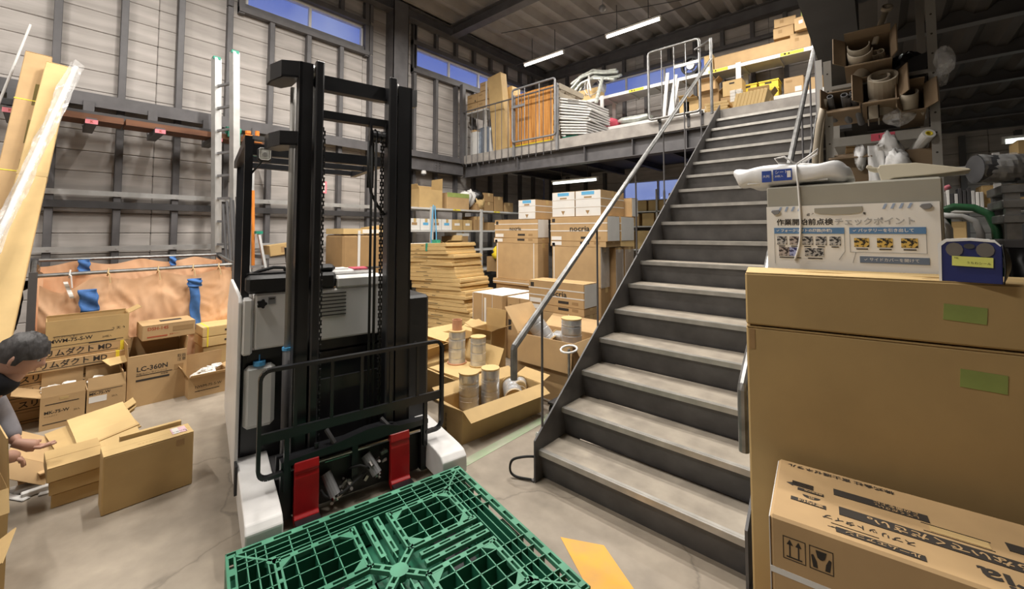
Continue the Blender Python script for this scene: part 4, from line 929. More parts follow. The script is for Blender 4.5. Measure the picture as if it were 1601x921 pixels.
# flattened cartons in a heap, flat boxes, the front carton
GF = 'flattened cartons in the heap'
def sheet(label, loc, rot, w_, d_, m_='card_pale', bend=None, tab=True):
    t = thing('flattened_carton', label, 'cardboard', loc, 0, GF, rot)
    b = MB(); b.box(-w_/2, -d_/2, 0, w_/2, d_/2, .008); b.build('panel_sheet', m_, t)
    if bend:
        b = MB(); b.box(0, -d_/2, 0, bend[0], d_/2, .006); o = b.build('flap', m_, t); o.matrix_local = Matrix.Translation((w_/2, 0, .004)) @ Matrix.Rotation(R(bend[1]), 4, 'Y')
    if tab:
        b = MB(); b.box(-.05, 0, 0, .05, .06, .006); o = b.build('tuck_tab', m_, t); o.matrix_local = Matrix.Translation((-w_*.2, d_/2, .004)) @ Matrix.Rotation(R(25), 4, 'X')
    return t
for k in range(7):
    sheet(ORD[k]+' flattened carton from the floor in the heap', (-4.33+.03*(k % 3), .20+.03*(k % 2), .012+.017*k), (rnd.uniform(-2, 2), rnd.uniform(-2, 2), 14+rnd.uniform(-14, 14)), .50, .52, 'card_brown' if k < 4 else 'card_tan')
sheet('flattened carton third from the top of the heap', (-4.26, .28, .165), (8, 6, 14), .42, .42, 'card')
sheet('flattened carton second from the top of the heap', (-4.24, .29, .195), (9, 7, 10), .40, .40, 'card')
sheet('pale folded carton on top of the heap of flattened cartons', (-4.30, .33, .235), (7, 9, 6), .30, .30, 'card_pale', (.26, 14))
sheet('bent carton half unfolded beside the crouching man', (-4.22, .03, .17), (-34, 4, -8), .34, .26, 'card_tan', (.12, 40))
for k, (x, y, z, rz) in enumerate(((-3.79, .20, 0, -2), (-3.775, .19, .083, 0), (-3.76, .178, .166, 2))):
    t = carton(['bottom', 'middle', 'top'][k]+' flat carton of the three stacked behind the front carton', (x, y, z), rz, (.30, .215+.01*k, .081), 'card', 'three flat cartons', 'flat_carton', tape=False, seam='y')
t = thing('flat_carton', 'flat carton on edge on the floor with a pink and white label', 'box', (-3.415, .4815, 0))
b = MB(); b.rbox(-.085, -.208, 0, .085, .208, .325, .006); b.build('carton_body', 'card', t)
b = MB(); b.box(-.084, -.207, .325, .0, .207, .328); b.box(.001, -.207, .325, .084, .207, .328); b.build('top_flap', 'card_pale', t)
patch(t, .10, .075, 'top', (-.055, .145, .329), 'paper_pink', spin=0, name='label_sticker'); o = patch(t, .10, .03, 'top', (-.055, .13, .3295), 'paper', name='label_sticker')
lettering(t, 'お届け先', .018, 'top', (.02, .108, .3305), 'ink', spin=90); lettering(t, '1', .03, 'top', (.035, .17, .3305), 'ink', spin=90)
lettering(t, 'ライトグレー', .018, 'top', (.045, -.06, .329), 'card_brown', spin=90); patch(t, .04, .035, '+x', (.085, .12, .285), 'card_brown', name='print_block')
b = MB(); b.box(-3.56, .36, 0, -3.53, .66, .345); o = b.build('flattened_carton', 'card_pale'); tag(o, 'flattened carton standing right behind the front carton', 'cardboard')
for k, (x, y, rz, L) in enumerate(((-4.02, .03, 75, .22), (-3.99, .06, 80, .24), (-3.93, .07, 96, .20), (-4.06, -.02, 60, .16), (-3.88, .085, 78, .09), (-4.1, .0, 88, .2), (-3.95, -.05, 30, .18))):
    b = MB(); b.rbox(-L/2, -.02, 0, L/2, .02, .03 if k < 3 else .008, .004); o = b.build('foam_strip', 'plastic_white'); o.location = (x, y, .002+.0*k); o.rotation_euler = (0, 0, R(rz)); tag(o, ORD[k]+' white foam strip on the floor, counted from the widest, by the flat cartons', 'foam', 'white foam strips')
t = open_carton('open carton at the left edge of the picture near the man', (-3.05, -.235, 0), 8, (.30, .32, .47), 'card', (('+x', 150, .10), ('-x', -4, .12), ('+y', -3, .22)))
t = open_carton('low open carton at the lower left edge of the picture', (-2.66, -.262, 0), -6, (.26, .28, .30), 'card', (('+x', 50, .10), ('+y', 55, .10)))
# red-framed sign, workbench and wrapped bundle behind the forklift
s_ = thing('sign', 'red framed white sign on the left wall behind the mast', 'sign', (-7.44, 3.22, 2.30)); b = MB(); b.box(0, -.13, 0, .01, .15, .22); b.build('sign_plate', 'paper', s_)
b = MB(); b.box(.01, -.13, 0, .013, .15, .03); b.box(.01, -.13, .19, .013, .15, .22); b.box(.01, -.13, .03, .013, -.10, .19); b.box(.01, .12, .03, .013, .15, .19); b.build('sign_frame', 'pink_tag', s_); lettering(s_, '火気厳禁', .05, '+x', (.010, -.09, .11), 'ink_red')
tb = thing('workbench', 'grey steel workbench against the left wall behind the forklift', 'table', (-6.9, 2.52, 0))
b = MB(); b.box(-.35, -.45, 1.23, .38, .35, 1.28); b.build('tabletop', 'steel_light', tb)
for x in (-.30, .33):
    for y in (-.40, .30):
        b = MB(); b.box(x-.025, y-.025, 0, x+.025, y+.025, 1.23); b.build('leg', 'steel_light', tb)
b = MB(); b.box(-.33, -.42, .55, .35, .32, .58); b.build('lower_shelf', 'steel_dark', tb)
carton('grey tan carton on the lower shelf of the workbench', (-6.75, 2.45, .58), 0, (.3, .4, .35), 'card_brown')
t = carton('small carton with a white label on the workbench', (-6.62, 2.36, 1.28), 0, (.26, .40, .155), 'card', rot=(7, 0, 0), tape=False); patch(t, .05, .06, '+x', (.13, .05, .08), 'paper'); patch(t, .05, .08, '+x', (.13, -.05, .08), 'card_brown', name='print_block')
t = thing('long_carton', 'tall slim carton wrapped in white film standing behind the mast', 'box', (-6.52, 2.60, 0)); b = MB(); b.rbox(-.06, -.05, 0, .06, .05, 1.62, .006); b.build('carton_body', 'card_pale', t); b = MB(); b.blob((0, 0, 1.62), (.10, .11, .09), 10, seed=4, amp=.25); b.build('film_cap', 'clear_film', t)
t = thing('wrapped_bundle', 'big brown paper wrapped bundle tied with two white straps behind the mast', 'bundle', (-6.55, 3.62, 0)); b = MB(); b.rbox(-.30, -.52, .12, .32, .52, 1.56, .03); b.build('wrapped_body', 'card_brown', t)
b = MB(); b.box(-.32, -.54, 0, .34, .54, .12); b.build('pallet_base', 'wood_brown', t)
for y in (-.26, .26):
    b = MB(); b.box(.32, y-.02, .12, .33, y+.02, 1.63); b.box(-.31, y-.02, 1.56, .33, y+.02, 1.57); b.build('strap', 'plastic_white', t)
t = carton('flat carton with white tape lying on the wrapped bundle', (-6.53, 3.62, 1.571), 0, (.6, 1.04, .09), 'card_pale'); patch(t, .3, .06, '+x', (.30, -.2, .045), 'paper'); 
t = carton('slanted carton lid on top of the wrapped bundle', (-6.6, 3.90, 1.665), 0, (.3, .45, .05), 'card', rot=(8, 0, 0), tape=False)
# ================================================================== under the mezzanine: shelves, air-conditioner cartons, folded cartons, spools
sa = thing('shelving', 'pale steel shelving along the left wall under the mezzanine', 'shelf', (-6.5, 5.8, 0))
for z in (.35, .80, 1.24, 1.645, 2.08):
    b = MB(); b.box(-.60, -1.35, z-.035, 0, 1.9, z); b.build('shelf_board', 'shelf_white', sa)
for y in (-1.32, -.79, .555, 1.87):
    for x in (-.58, -.005):
        b = MB(); b.box(x-.02, y-.03, 0, x+.02, y+.03, 2.10); b.build('upright', 'shelf_white', sa)
for y, z in ((-.25, 2.062), (.95, 2.062)):
    o = patch(sa, .20, .03, '+x', (0, y, z), 'label_yellow', name='shelf_label'); lettering(o, '▲ ●', .022, 'top', (.03, 0, .001))
b = MB(); b.tube([(.03, -.80, 1.12), (.035, -.86, 1.5), (.02, -.80, 2.12), (-.02, -.77, 2.13)], .011, 6); b.tube([(.03, -.72, 1.05), (.03, -.73, 1.6), (.02, -.76, 2.12)], .011, 6); tag(b.build('strap', 'ink_blue'), 'blue strap looped over the first upright of the shelving', 'strap').location = (-6.49, 5.82, 0)
def sc_(label, y, z, w_, h_, m_='card', d_=.40, dx=.0, **k): return carton(label, (-6.5-d_/2-.03-dx, y, z), 0, (d_, w_, h_), m_, **k)
GS = 'cartons on the shelving'
t = open_carton('tan carton with one flap standing up on the shelf corner', (-6.72, 5.02, 2.08), 0, (.36, .56, .36), 'card', (('+y', 2, .24), ('-y', 30, .1), ('-x', 0, .1)))
t = sc_('carton sealed with green tape on the top shelf', 5.72, 2.08, .60, .33, 'card_tan', group=GS); patch(t, .6, .09, '+x', (.20, -.30, .29), 'tape_green', name='tape')
for k, (y, z, w_, h_) in enumerate(((6.62, 2.08, .30, .20), (6.62, 2.28, .30, .20), (6.95, 2.08, .28, .34), (7.3, 2.08, .3, .22), (6.34, 2.08, .22, .14))):
    sc_(ORD[k]+' small brown carton of the cluster at the far end of the top shelf', y, z, w_, h_, 'card_brown', group='small cartons at the far end')
t = thing('bundle', 'black and white bagged bundle slumped on the top shelf', 'bag', (-6.70, 6.20, 2.22))
for k, (c, r_, m_) in enumerate((((0, 0, .13), (.16, .16, .16), 'plastic_white'), ((.08, .12, .16), (.12, .14, .14), 'black_bag'), ((.02, -.16, .12), (.14, .12, .14), 'plastic_white'), ((.10, .18, .05), (.10, .16, .16), 'card_pale'))):
    b = MB(); b.blob(c, r_, 14, seed=k, amp=.25); b.build('bag_fold', m_, t, smooth=True)
for k, (y, w_) in enumerate(((4.64, .24), (4.90, .25), (5.16, .24), (5.42, .26), (5.70, .28), (5.99, .24))):
    t = sc_('white fronted small carton on the second shelf, number %s from the near end' % ('one two three four five six'.split()[k]), y, 1.645, w_, .22, 'card_white' if k < 4 else 'card', group='white fronted cartons'); patch(t, w_*.5, .05, '+x', (.20, -w_*.3, .12), 'paper' if k > 3 else 'ink_blue' if k % 2 else 'card_brown')
for k in range(3): sc_(ORD[k]+' slim upright carton on the second shelf past the middle upright', 6.22+.10*k, 1.645, .09, .30, 'card_brown', group='slim cartons upright')
sc_('carton lying on the second shelf past the middle upright', 6.85, 1.645, .5, .18, 'card_brown', group=GS)
sc_('brown carton deep on the third shelf', 5.8, 1.24, .4, .28, 'card_brown', group=GS); sc_('dark carton stacked on the third shelf carton', 5.85, 1.52, .35, .09, 'card_white', group=GS)
t = open_carton('open carton with flaps on the third shelf above the folded cartons', (-6.42, 5.35, 1.24), 0, (.3, .4, .15), 'card', (('+y', 20, .16), ('-y', 70, .18), ('+x', 60, .1)))
cr_ = thing('crate', 'black plastic crate stack between the folded cartons and the tall cartons', 'crate', (-5.20, 5.30, 0))
for k in range(3):
    b = MB(); z = .3*k; b.box(-.2, -.25, z, .2, .25, z+.02); b.box(-.2, -.25, z, -.19, .25, z+.28); b.box(.19, -.25, z, .2, .25, z+.28); b.box(-.19, -.25, z, .19, -.24, z+.28); b.box(-.19, .24, z, .19, .25, z+.28); b.box(-.215, -.265, z+.25, .215, -.25, z+.28); b.build('crate_box', 'black_plastic', cr_)
t = open_carton('open carton holding a yellow bag beside the black crates', (-5.35, 5.75, .85), 0, (.35, .4, .3), 'card_brown', (('+x', 70, .12), ('+y', 30, .2)))
b = MB(); b.box(-5.6, 5.55, 0, -5.1, 5.95, .85); tag(b.build('cardboard_box', 'card_brown'), 'brown carton under the open carton with the yellow bag', 'box')
b = MB(); b.blob((-5.22, 5.62, 1.20), (.16, .16, .14), 12, seed=8, amp=.25); tag(b.build('bag', 'yellow', smooth=True), 'yellow bag bulging from an open carton by the shelving', 'bag')

# folded cartons piled flat, edges toward the stairs
for k in range(24):
    z = .0592*k; f_ = k/23; off = -.62*f_**1.3+rnd.uniform(-.05, .05)
    t = thing('folded_carton', 'folded flat carton in the tall slanting pile, %s from the floor' % ORD[k], 'cardboard', (-4.93+off*.95-.05, 4.42+rnd.uniform(-.02, .02), z), rnd.uniform(-2, 2), 'folded cartons in the slanting pile', (0, -2.2, rnd.uniform(-2.5, 2.5)))
    w_ = 1.24+rnd.uniform(-.05, .05); b = MB(); b.rbox(-w_/2, -.30, .0005, w_/2, .30, .040, .004); b.build('lower_panel', 'card_pale', t)
    b = MB(); b.rbox(-w_/2+.01, -.298, .0405, w_/2-.02, .30, .0575, .004); b.build('upper_panel', 'card_pale', t)
    b = MB(); b.box(-w_/2+.25+.1*(k % 4), -.3012, .018, -w_/2+.43+.1*(k % 3), -.3, .026); b.build('printed_line', 'ink', t)
    b = MB(); b.cyl((-w_/2-.004, -.14, .028), (-w_/2+.03, -.14, .028), .020, n=8); b.build('fold_hollow', 'ink', t)
b = MB(); b.box(-.35, -.20, 0, .35, .2, .012); o = b.build('sheet', 'plastic_white'); o.location = (-5.75, 4.42, 1.40); tag(o, 'white sheet with a green edge lying on top of the folded cartons', 'sheet')
b = MB(); b.cbox((0, 0, .03), (.12, .08, .06)); b.cbox((.03, -.21, -.06), (.04, .03, .12)); b.cbox((.02, -.10, .0), (.05, .22, .02)); o = b.build('clip', 'green_plastic'); o.location = (-5.48, 4.32, 1.418); tag(o, 'green plastic clip on top of the folded cartons', 'clip')

# air-conditioner cartons
def ac(label, x0, x1, y0, dep, z, h_, m_='card_tan', logo=None, stripes=(), group='air conditioner cartons', side=None, name='aircon_carton'):
    w_ = x1-x0; t = carton(label, ((x0+x1)/2, y0+dep/2, z), 0, (w_, dep, h_), m_, group, name, tape=True)
    for s_ in stripes: b = MB(); b.box(-w_/2-.001, -dep/2-.0012, h_*s_, w_/2+.0012, -dep/2, h_*s_+.012); b.box(w_/2, -dep/2, h_*s_, w_/2+.0012, dep/2, h_*s_+.012); b.build('white_stripe', 'card_white', t)
    if logo: lettering(t, 'nocria', logo, '-y', (w_*(-.14), -dep/2, h_*.5), wide=1.25, bold=True)
    if side: b = MB(); b.box(w_/2, -dep/2+.01, .01, w_/2+.002, dep/2-.01, h_-.01); b.build('end_label', side, t)
    return t
def marks(t, w_, dep, h_):
    patch(t, .17, .05, '-y', (-w_/2+.02, -dep/2, .04), 'paper'); patch(t, .14, .03, '-y', (w_*.06, -dep/2, .05), 'ink', name='print_block'); patch(t, .08, .03, '-y', (w_*.30, -dep/2, .05), 'card_brown', name='print_block'); patch(t, .05, .05, '-y', (-w_/2+.03, -dep/2, h_-.05), 'ink', name='print_block')
t = ac('tall plain air conditioner carton under the left nocria carton', -4.57, -3.73, 4.8, .27, .88, .56, 'card_tan'); 
for x in (-.395, .34): b = MB(); b.box(x, -.1362, 0, x+.012, -.135, .56); b.build('white_stripe', 'card_white', t)
ac('plain air conditioner carton on the floor of the left stack', -4.57, -3.73, 4.8, .27, .0, .80, 'card_brown')
ac('flat base carton under the plain tall carton of the left stack', -4.62, -3.72, 4.78, .30, .80, .078, 'card_tan', stripes=(.4,))
t = ac('narrow printed carton between plain and nocria cartons of the left stack', -4.62, -3.73, 4.8, .28, 1.44, .075, 'card_tan'); marks(t, .89, .28, .07)
t = ac('left carton printed nocria with a white end, second from the top', -4.60, -3.73, 4.8, .27, 1.515, .285, 'card_tan', .075, (.42, .73), side='card_white'); marks(t, .87, .27, .285)
ac('plain air conditioner carton on the floor of the right stack', -3.47, -2.70, 4.8, .30, .0, .88, 'card_brown')
t = ac('tall plain air conditioner carton under the right nocria carton', -3.47, -2.70, 4.8, .22, .88, .53, 'card_tan')
b = MB(); b.box(.386, -.11, .0, .392, .11, .53); b.build('film_side', 'clear_film', t)
b = MB(); b.box(-.36, -.1112, 0, -.348, -.11, .53); b.build('white_stripe', 'card_white', t)
t = ac('narrow printed carton between plain and nocria cartons of the right stack', -3.50, -2.62, 4.8, .4, 1.41, .07, 'card_tan'); marks(t, .88, .4, .07)
t = ac('right carton printed nocria with a white end, second from the top', -3.50, -2.60, 4.8, .34, 1.48, .34, 'card_tan', .10, (.40, .70), side='card_white'); marks(t, .90, .34, .34)
ac('white ended carton behind the right nocria carton', -3.45, -2.59, 5.16, .40, 1.48, .34, 'card_tan', None, (.4, .7), side='card_white')
for k, (y, dep) in enumerate(((5.06, .20), (5.30, .26))):
    t = ac('film wrapped carton %s of the right stack' % ('just behind the tall plain carton' if k == 0 else 'at the back'), -3.40, -2.62+.02*k, y, dep, .42, .98, 'card_brown', group='film wrapped cartons'); b = MB(); b.rbox(.39, -dep/2-.004, .02, .403, dep/2+.004, .95, .006); b.build('film', 'clear_film', t)
    ac('base carton under the film wrapped carton, '+('front' if k == 0 else 'back')+' of the right stack', -3.40, -2.62+.02*k, y, dep, .0, .42, 'card_brown')
def white_end(label, x0, x1, y0, dep, z, h_):
    t = ac(label, x0, x1, y0, dep, z, h_, 'card_tan', None, (.35, .66), 'white ended cartons'); w_ = x1-x0
    b = MB(); b.box(-w_/2+.004, -dep/2-.0015, .004, w_/2-.004, -dep/2, h_-.004); b.build('white_end', 'card_white', t)
    for z_ in (.34, .66): b = MB(); b.box(-w_/2+.004, -dep/2-.002, h_*z_, w_/2-.004, -dep/2, h_*z_+.004); b.build('printed_line', 'card_brown', t)
    patch(t, w_*.5, .045, '-y', (-w_*.25, -dep/2-.001, h_*.90), 'ink_blue', name='blue_print'); patch(t, w_*.3, .02, '-y', (-w_*.15, -dep/2-.001, h_*.74), 'card_brown', name='print_block')
    o = patch(t, w_*.26, .05, '-y', (-w_*.13, -dep/2-.001, h_*.14), 'card_white', name='symbol_field'); lettering(o, '▼', .07, 'top', (.012, 0, .001), 'card_brown')
white_end('white ended carton on top of the left nocria carton', -4.10, -3.77, 4.8, .58, 1.80, .29)
white_end('left white ended carton on top of the right nocria carton', -3.48, -3.10, 4.82, .66, 1.82, .345)
white_end('right white ended carton on top of the right nocria carton', -3.09, -2.70, 4.82, .66, 1.82, .345)
ac('white sided carton behind the top cartons of the right stack', -3.1, -2.60, 5.52, .20, 1.82, .27, 'card_tan', side='card_white')
# nearer group by the stairs
t = ac('lying carton printed nocria nearest the stairs, on a tall carton', -3.17, -2.40, 3.9, .29, .765, .27, 'card_tan', .085, (.36, .66), side='card_white'); marks(t, .77, .29, .27)
t = ac('tall carton on the floor under the lying nocria carton', -3.17, -2.40, 3.9, .29, 0, .69, 'card_tan')
b = MB(); b.box(.18, -.1462, 0, .192, -.145, .69); b.build('white_stripe', 'card_white', t)
t = ac('narrow printed layer between the lying nocria carton and the tall carton', -3.17, -2.40, 3.9, .29, .69, .075, 'card_tan'); marks(t, .77, .29, .07)
for k in range(3):
    x0 = -4.15+.183*k; t = ac(['left', 'middle', 'right'][k]+' slim carton standing on end with a white top', x0, x0+.178, 3.9, .62, 0, .79, 'card_tan', group='slim cartons standing on end')
    b = MB(); b.box(-.087, -.305, .79, .087, .305, .793); b.build('white_top', 'card_white', t)
    lettering(t, 'nocria', .055, '-y', (.0, -.31, .10), spin=90, wide=1.2, bold=True)
    if k == 1: patch(t, .34, .035, '-y', (-.03, -.311, .40), 'paper', spin=90)
    b = MB(); b.box(-.089, -.3112, 0, -.082, -.31, .79); b.build('white_stripe', 'card_white', t)
for k in range(2):
    t = ac(['white topped carton standing beside the slim cartons', 'white topped carton behind the foil spools, left of the lying nocria carton'][k], -3.595+.215*k, -3.385+.205*k, 3.98, .50, 0, .775, 'card_tan', group='slim cartons standing on end')
    b = MB(); b.box(-.10+.005*k, -.245, .775, .10, .245, .778); b.build('white_top', 'card_white', t)
    lettering(t, 'nocria', .05, '-y', (.07, -.25, .52), spin=90, wide=1.2, bold=True); patch(t, .05, .13, '-y', (-.08, -.25, .43), 'ink', name='print_block'); lettering(t, '天', .05, '-y', (-.07, -.25, .66))

# foil spools and their cartons
GP = 'foil wrapped spools'
def spool(label, loc, rot=(0, 0, 0), r_=.088, h_=.33, disc='card_pale', base='copper', core=False):
    t = thing('spool', label, 'spool', loc, 0, GP, rot)
    q = random.Random(len(label)); n = 28; b = MB()
    def fn(u, v):
        a = 2*math.pi*u; z = .012+(h_-.024)*v; k = r_*(1+.012*math.sin(3*a+5*v)); gr = abs((v*3.2) % 1-.5)
        if gr < .035: k *= .955
        return (k*math.cos(a), k*math.sin(a), z)
    b.surf(fn, n, 44, wrap=True); b.build('foil_wrap', 'foil', t, smooth=True)
    b = MB(); b.cyl((0, 0, h_-.012), (0, 0, h_), r_*1.02, n=24); b.build('top_disc', disc, t)
    b = MB(); b.cyl((0, 0, 0), (0, 0, .012), r_*1.18, n=24); b.build('base_disc', base, t)
    for z in (.13, .24):
        b = MB(); b.ring((0, 0, z), (0, 0, z+.003), r_*1.012, r_*.98, 24); b.build('string', 'plastic_white', t)
    if core: b = MB(); b.ring((0, 0, h_), (0, 0, h_+.11), .052, .045, 18); b.build('core_tube', 'copper', t)
    return t
sb = open_carton('long open carton on the floor holding three foil spools', (-2.517, 2.60, 0), -6.3, (.335, .865, .245), 'card', (('+x', 118, .12), ('-y', 60, .15), ('-x', 62, .12), ('+y', 70, .13)), name='spool_carton')
lettering(sb, '取扱注意', .035, '-y', (-.06, -.4325, .17), spin=-90)
b = MB(); b.box(-2.64, 2.24, .03, -2.40, 2.98, .05); o = b.build('cardboard', 'card'); tag(o, 'cardboard liner inside the long open carton under the spools', 'cardboard')
spool('left upright foil spool in the long open carton', (-2.66, 2.46, .052), h_=.36, r_=.085)
spool('right upright foil spool in the long open carton', (-2.60, 2.66, .052), h_=.36, r_=.080)
spool('foil spool lying on its side in the long open carton, disc to the front', (-2.60, 2.94, .175), (96, 0, 48), h_=.24, r_=.085, base='card')
spool('second lying foil spool at the far end of the long open carton', (-2.54, 3.0, .205), (90, 0, 40), h_=.12, r_=.055, base='card')
lc = open_carton('open carton with two foil spools beside the battery cover of the forklift', (-3.26, 2.88, 0), -4, (.62, .52, .22), 'card_pale', (('+x', 70, .16), ('-y', 62, .18), ('+y', 25, .2), ('-x', 75, .15)), name='spool_carton')
b = MB(); b.box(-3.5, 2.68, .205, -3.02, 3.08, .215); tag(b.build('cardboard', 'card_pale'), 'cardboard sheet under the two spools behind the forklift battery cover', 'cardboard')
spool('foil spool with a brown core tube on its top disc', (-3.40, 2.97, .217), h_=.345, r_=.088, core=True)
spool('foil spool standing behind the one with the core tube', (-3.17, 3.06, .217), h_=.30, r_=.08, base='card')
for k, (x, y, rz, s_) in enumerate(((-3.95, 2.75, 6, (.55, .45, .33)), (-3.85, 3.35, -4, (.5, .5, .36)), (-3.40, 3.45, 3, (.3, .25, .50)))):
    open_carton(['open carton with spread flaps nearest the forklift battery cover', 'open carton with spread flaps behind the foil spools', 'tall open carton with one flap up behind the foil spools'][k], (x, y, 0), rz, s_, 'card_pale' if k < 2 else 'card', (('+x', 65, .12), ('-y', 70, .13), ('+y', 5 if k == 2 else 60, .2), ('-x', 70, .13)), name='spool_carton')
bc = open_carton('big open carton with a tilted spool, just left of the stair rods', (-2.47, 3.50, 0), 0, (.68, .46, .575), 'card_tan', (('-y', 172, .27), ('-x', 38, .30), ('+x', 150, .30), ('+y', 60, .2)), name='spool_carton')
b = MB(); b.box(-2.78, 3.30, .44, -2.16, 3.70, .455); tag(b.build('cardboard', 'card_tan'), 'cardboard sheet inside the big open carton', 'cardboard')
spool('foil spool standing in the big open carton behind a stair rod', (-2.30, 3.50, .457), h_=.30, r_=.10, base='card')
spool('foil spool tilted over the edge of the big open carton', (-2.60, 3.52, .47), (0, -38, 20), h_=.28, r_=.095, base='card')
spool('foil spool lying low in the big open carton', (-2.55, 3.60, .52), (80, 0, 70), h_=.2, r_=.055, base='card')
# bits by the stair foot
b = MB(); pts = [(.075*math.cos(a*.5236), .075*math.sin(a*.5236), 0) for a in range(12)]; b.tube(pts, .010, 6, closed=True); o = b.build('white_ring', 'plastic_white', smooth=True); o.location = (-2.12, 3.18, .55); o.rotation_euler = (R(12), 0, 0); tag(o, 'white ring beside the stair stringer', 'ring')
st_ = thing('trolley', 'small steel trolley tucked under the stairs by the white ring', 'trolley', (-2.12, 3.12, 0)); b = MB(); b.cyl((0, .06, .1), (0, .06, .55), .012, n=8); b.build('handle_pole', 'galvanised', st_)
b = MB(); b.box(-.12, -.1, .08, .12, .2, .10); b.build('deck', 'steel_dark', st_)
for x in (-.09, .09):
    for y in (-.07, .17):
        b = MB(); b.cyl((x-.012, y, .04), (x+.012, y, .04), .04, n=10); b.build('castor', 'rubber', st_)
for k, (x, y) in enumerate(((-2.02, 2.72), (-1.98, 2.84), (-2.0, 2.62))):
    b = MB(); b.blob((0, 0, .03), (.05, .05, .03), 8, seed=k, amp=.3); o = b.build('scrap', 'silver_hose'); o.location = (x, y, 0); tag(o, ['middle', 'farthest', 'nearest'][k]+' grey scrap of film on the floor beside the stair stringer', 'scrap', 'film scraps')
# dark shelving at the back wall under the mezzanine
sd = thing('shelving', 'dark shelving along the back wall under the mezzanine', 'shelf', (-4.4, 9.6, 0))
for z in (.5, 1.2, 1.75, 2.10):
    b = MB(); b.box(-2.3, -.25, z-.03, 2.6, .25, z); b.build('shelf_board', 'shelf_white', sd)
for x in (-2.28, -.9, .6, 2.58):
    b = MB(); b.box(x-.02, -.25, 0, x+.02, -.21, 2.6); b.box(x-.02, .21, 0, x+.02, .25, 2.6); b.build('upright', 'shelf_white', sd)
for lv, z in zip(('lowest', 'second', 'third', 'top'), (.5, 1.2, 1.75, 2.10)):
    x = -2.1; nk = 0
    while x < 2.4:
        w_ = rnd.uniform(.22, .45); h_ = rnd.uniform(.18, .5 if z < 2 else .45)
        if rnd.random() < .86: nk += 1; carton('%s carton from the left on the %s board of the dark back shelving' % (ORD[nk-1], lv), (-4.4+x+w_/2, 9.58, z), 0, (w_, .36, min(h_, .50 if z != 1.75 else .3)), rnd.choice(('card_brown', 'card_tan', 'card')), 'cartons on the dark back shelving', tape=False, flaps=False)
        x += w_+rnd.uniform(.02, .10)
# ================================================================== right side: big cartons, cabinet with poster, pipe rack
BX, BYY, BR = -.388, 1.80, 9.7
cb, sb_ = math.cos(R(BR)), math.sin(R(BR))
def bigloc(w_, d_, z): return (BX+cb*w_/2-sb_*d_/2, BYY+sb_*w_/2+cb*d_/2, z)
t = carton('tall plain carton on the floor, taller than the stairs beside it reach', bigloc(1.02, .27, 0), BR, (1.02, .27, 1.247), 'card_kraft', None, 'tall_carton', tape=False)
patch(t, .10, .055, '-y', (-.51+.575, -.135, 1.155), 'tape_green', spin=-3, name='green_tape'); patch(t, .018, .075, '-y', (-.50, -.135, 1.20), 'card_brown', name='print_block')
t = thing('cardboard_box', 'plain low carton lying on top of the tall carton with green tape', 'box', bigloc(1.03, .28, 1.25), BR)
b = MB(); b.rbox(-.515, -.14, .003, .515, .14, .198, .006); b.build('carton_body', 'card_kraft', t)
b = MB(); b.surf(lambda u, v: (-.512+1.024*u, -.137+.14*v, .199+.008*math.sin(7*u)*(1-v)*v*4*(.3+u)+.004*math.sin(19*u)*v), 24, 4); b.build('top_flap', 'card_pale', t, solid=.003)
b = MB(); b.box(-.513, .003, .198, .513, .138, .201); b.build('top_flap', 'card_pale', t)
patch(t, .095, .050, '-y', (-.515+.545, -.14, .105), 'tape_green', spin=-4, name='green_tape')
# printed carton in front, print reads from the far side
nb = thing('aircon_carton', 'lying tan carton printed nocria in front of the tall carton, print upside down', 'box', (-.248, 1.405, .40), 5)
W_, D_, H_ = 1.02, .365, .40; nb.location = (-.255+math.cos(R(5))*W_/2-math.sin(R(5))*D_/2, 1.40+math.sin(R(5))*W_/2+math.cos(R(5))*D_/2, .402)
b = MB(); b.rbox(-W_/2, -D_/2, 0, W_/2, D_/2, H_, .007); b.build('carton_body', 'card_tan', nb)
for z in (.245, .125): b = MB(); b.box(-W_/2-.001, -D_/2-.0013, z, W_/2, -D_/2, z+.016); b.box(-W_/2-.0013, -D_/2, z, -W_/2, D_/2, z+.016); b.build('white_stripe', 'card_white', nb)
b = MB(); b.box(-W_/2-.002, -D_/2, .01, -W_/2, D_/2-.01, H_-.006); b.build('end_label', 'card_white', nb)
def up(s_, size, x, y, m='ink', wide=1., bold=False): return lettering(nb, s_, size, 'top', (-W_/2+x, -D_/2+y, H_), m, 180, wide, bold=bold)   # x = where the print starts (its right end here)
up('株式会社 富士通ゼネラル', .021, .30, .335, wide=1.15, bold=True)
for x, y, w__, h__ in ((.36, .235, .21, .036), (.66, .135, .50, .042), (.70, .215, .20, .036), (.125, .19, .065, .014), (.13, .125, .085, .018), (.325, .035, .175, .022)):
    o = patch(nb, w__, h__, 'top', (-W_/2+x, -D_/2+y, H_), 'ink', 180, name='print_block')
def white(s_, size, x, y, wide=1.): o = lettering(nb, s_, size, 'top', (-W_/2+x, -D_/2+y, H_+.0018), 'card_tan', 180, wide, bold=True); return o
white('この面を上に', .0165, .342, .244); white('してください。', .0150, .342, .226); white('上に乗らないでください。', .032, .640, .135, 1.15); white('荷扱注意', .030, .68, .215); white('室内側', .016, .125, .125, 1.3); white('ルームエアコン', .0170, .318, .035, 1.25); white('再生紙使用', .009, .122, .19)
up('スプリットタイプ', .022, .315, .085, wide=1.1, bold=True); up('インバーター', .0165, .225, .04, wide=.95, bold=True); up('使用していません。', .018, .78, .290); up('nocria', .078, .645, .058, wide=1.15, bold=True); up('ノクリア', .020, .60, .100)
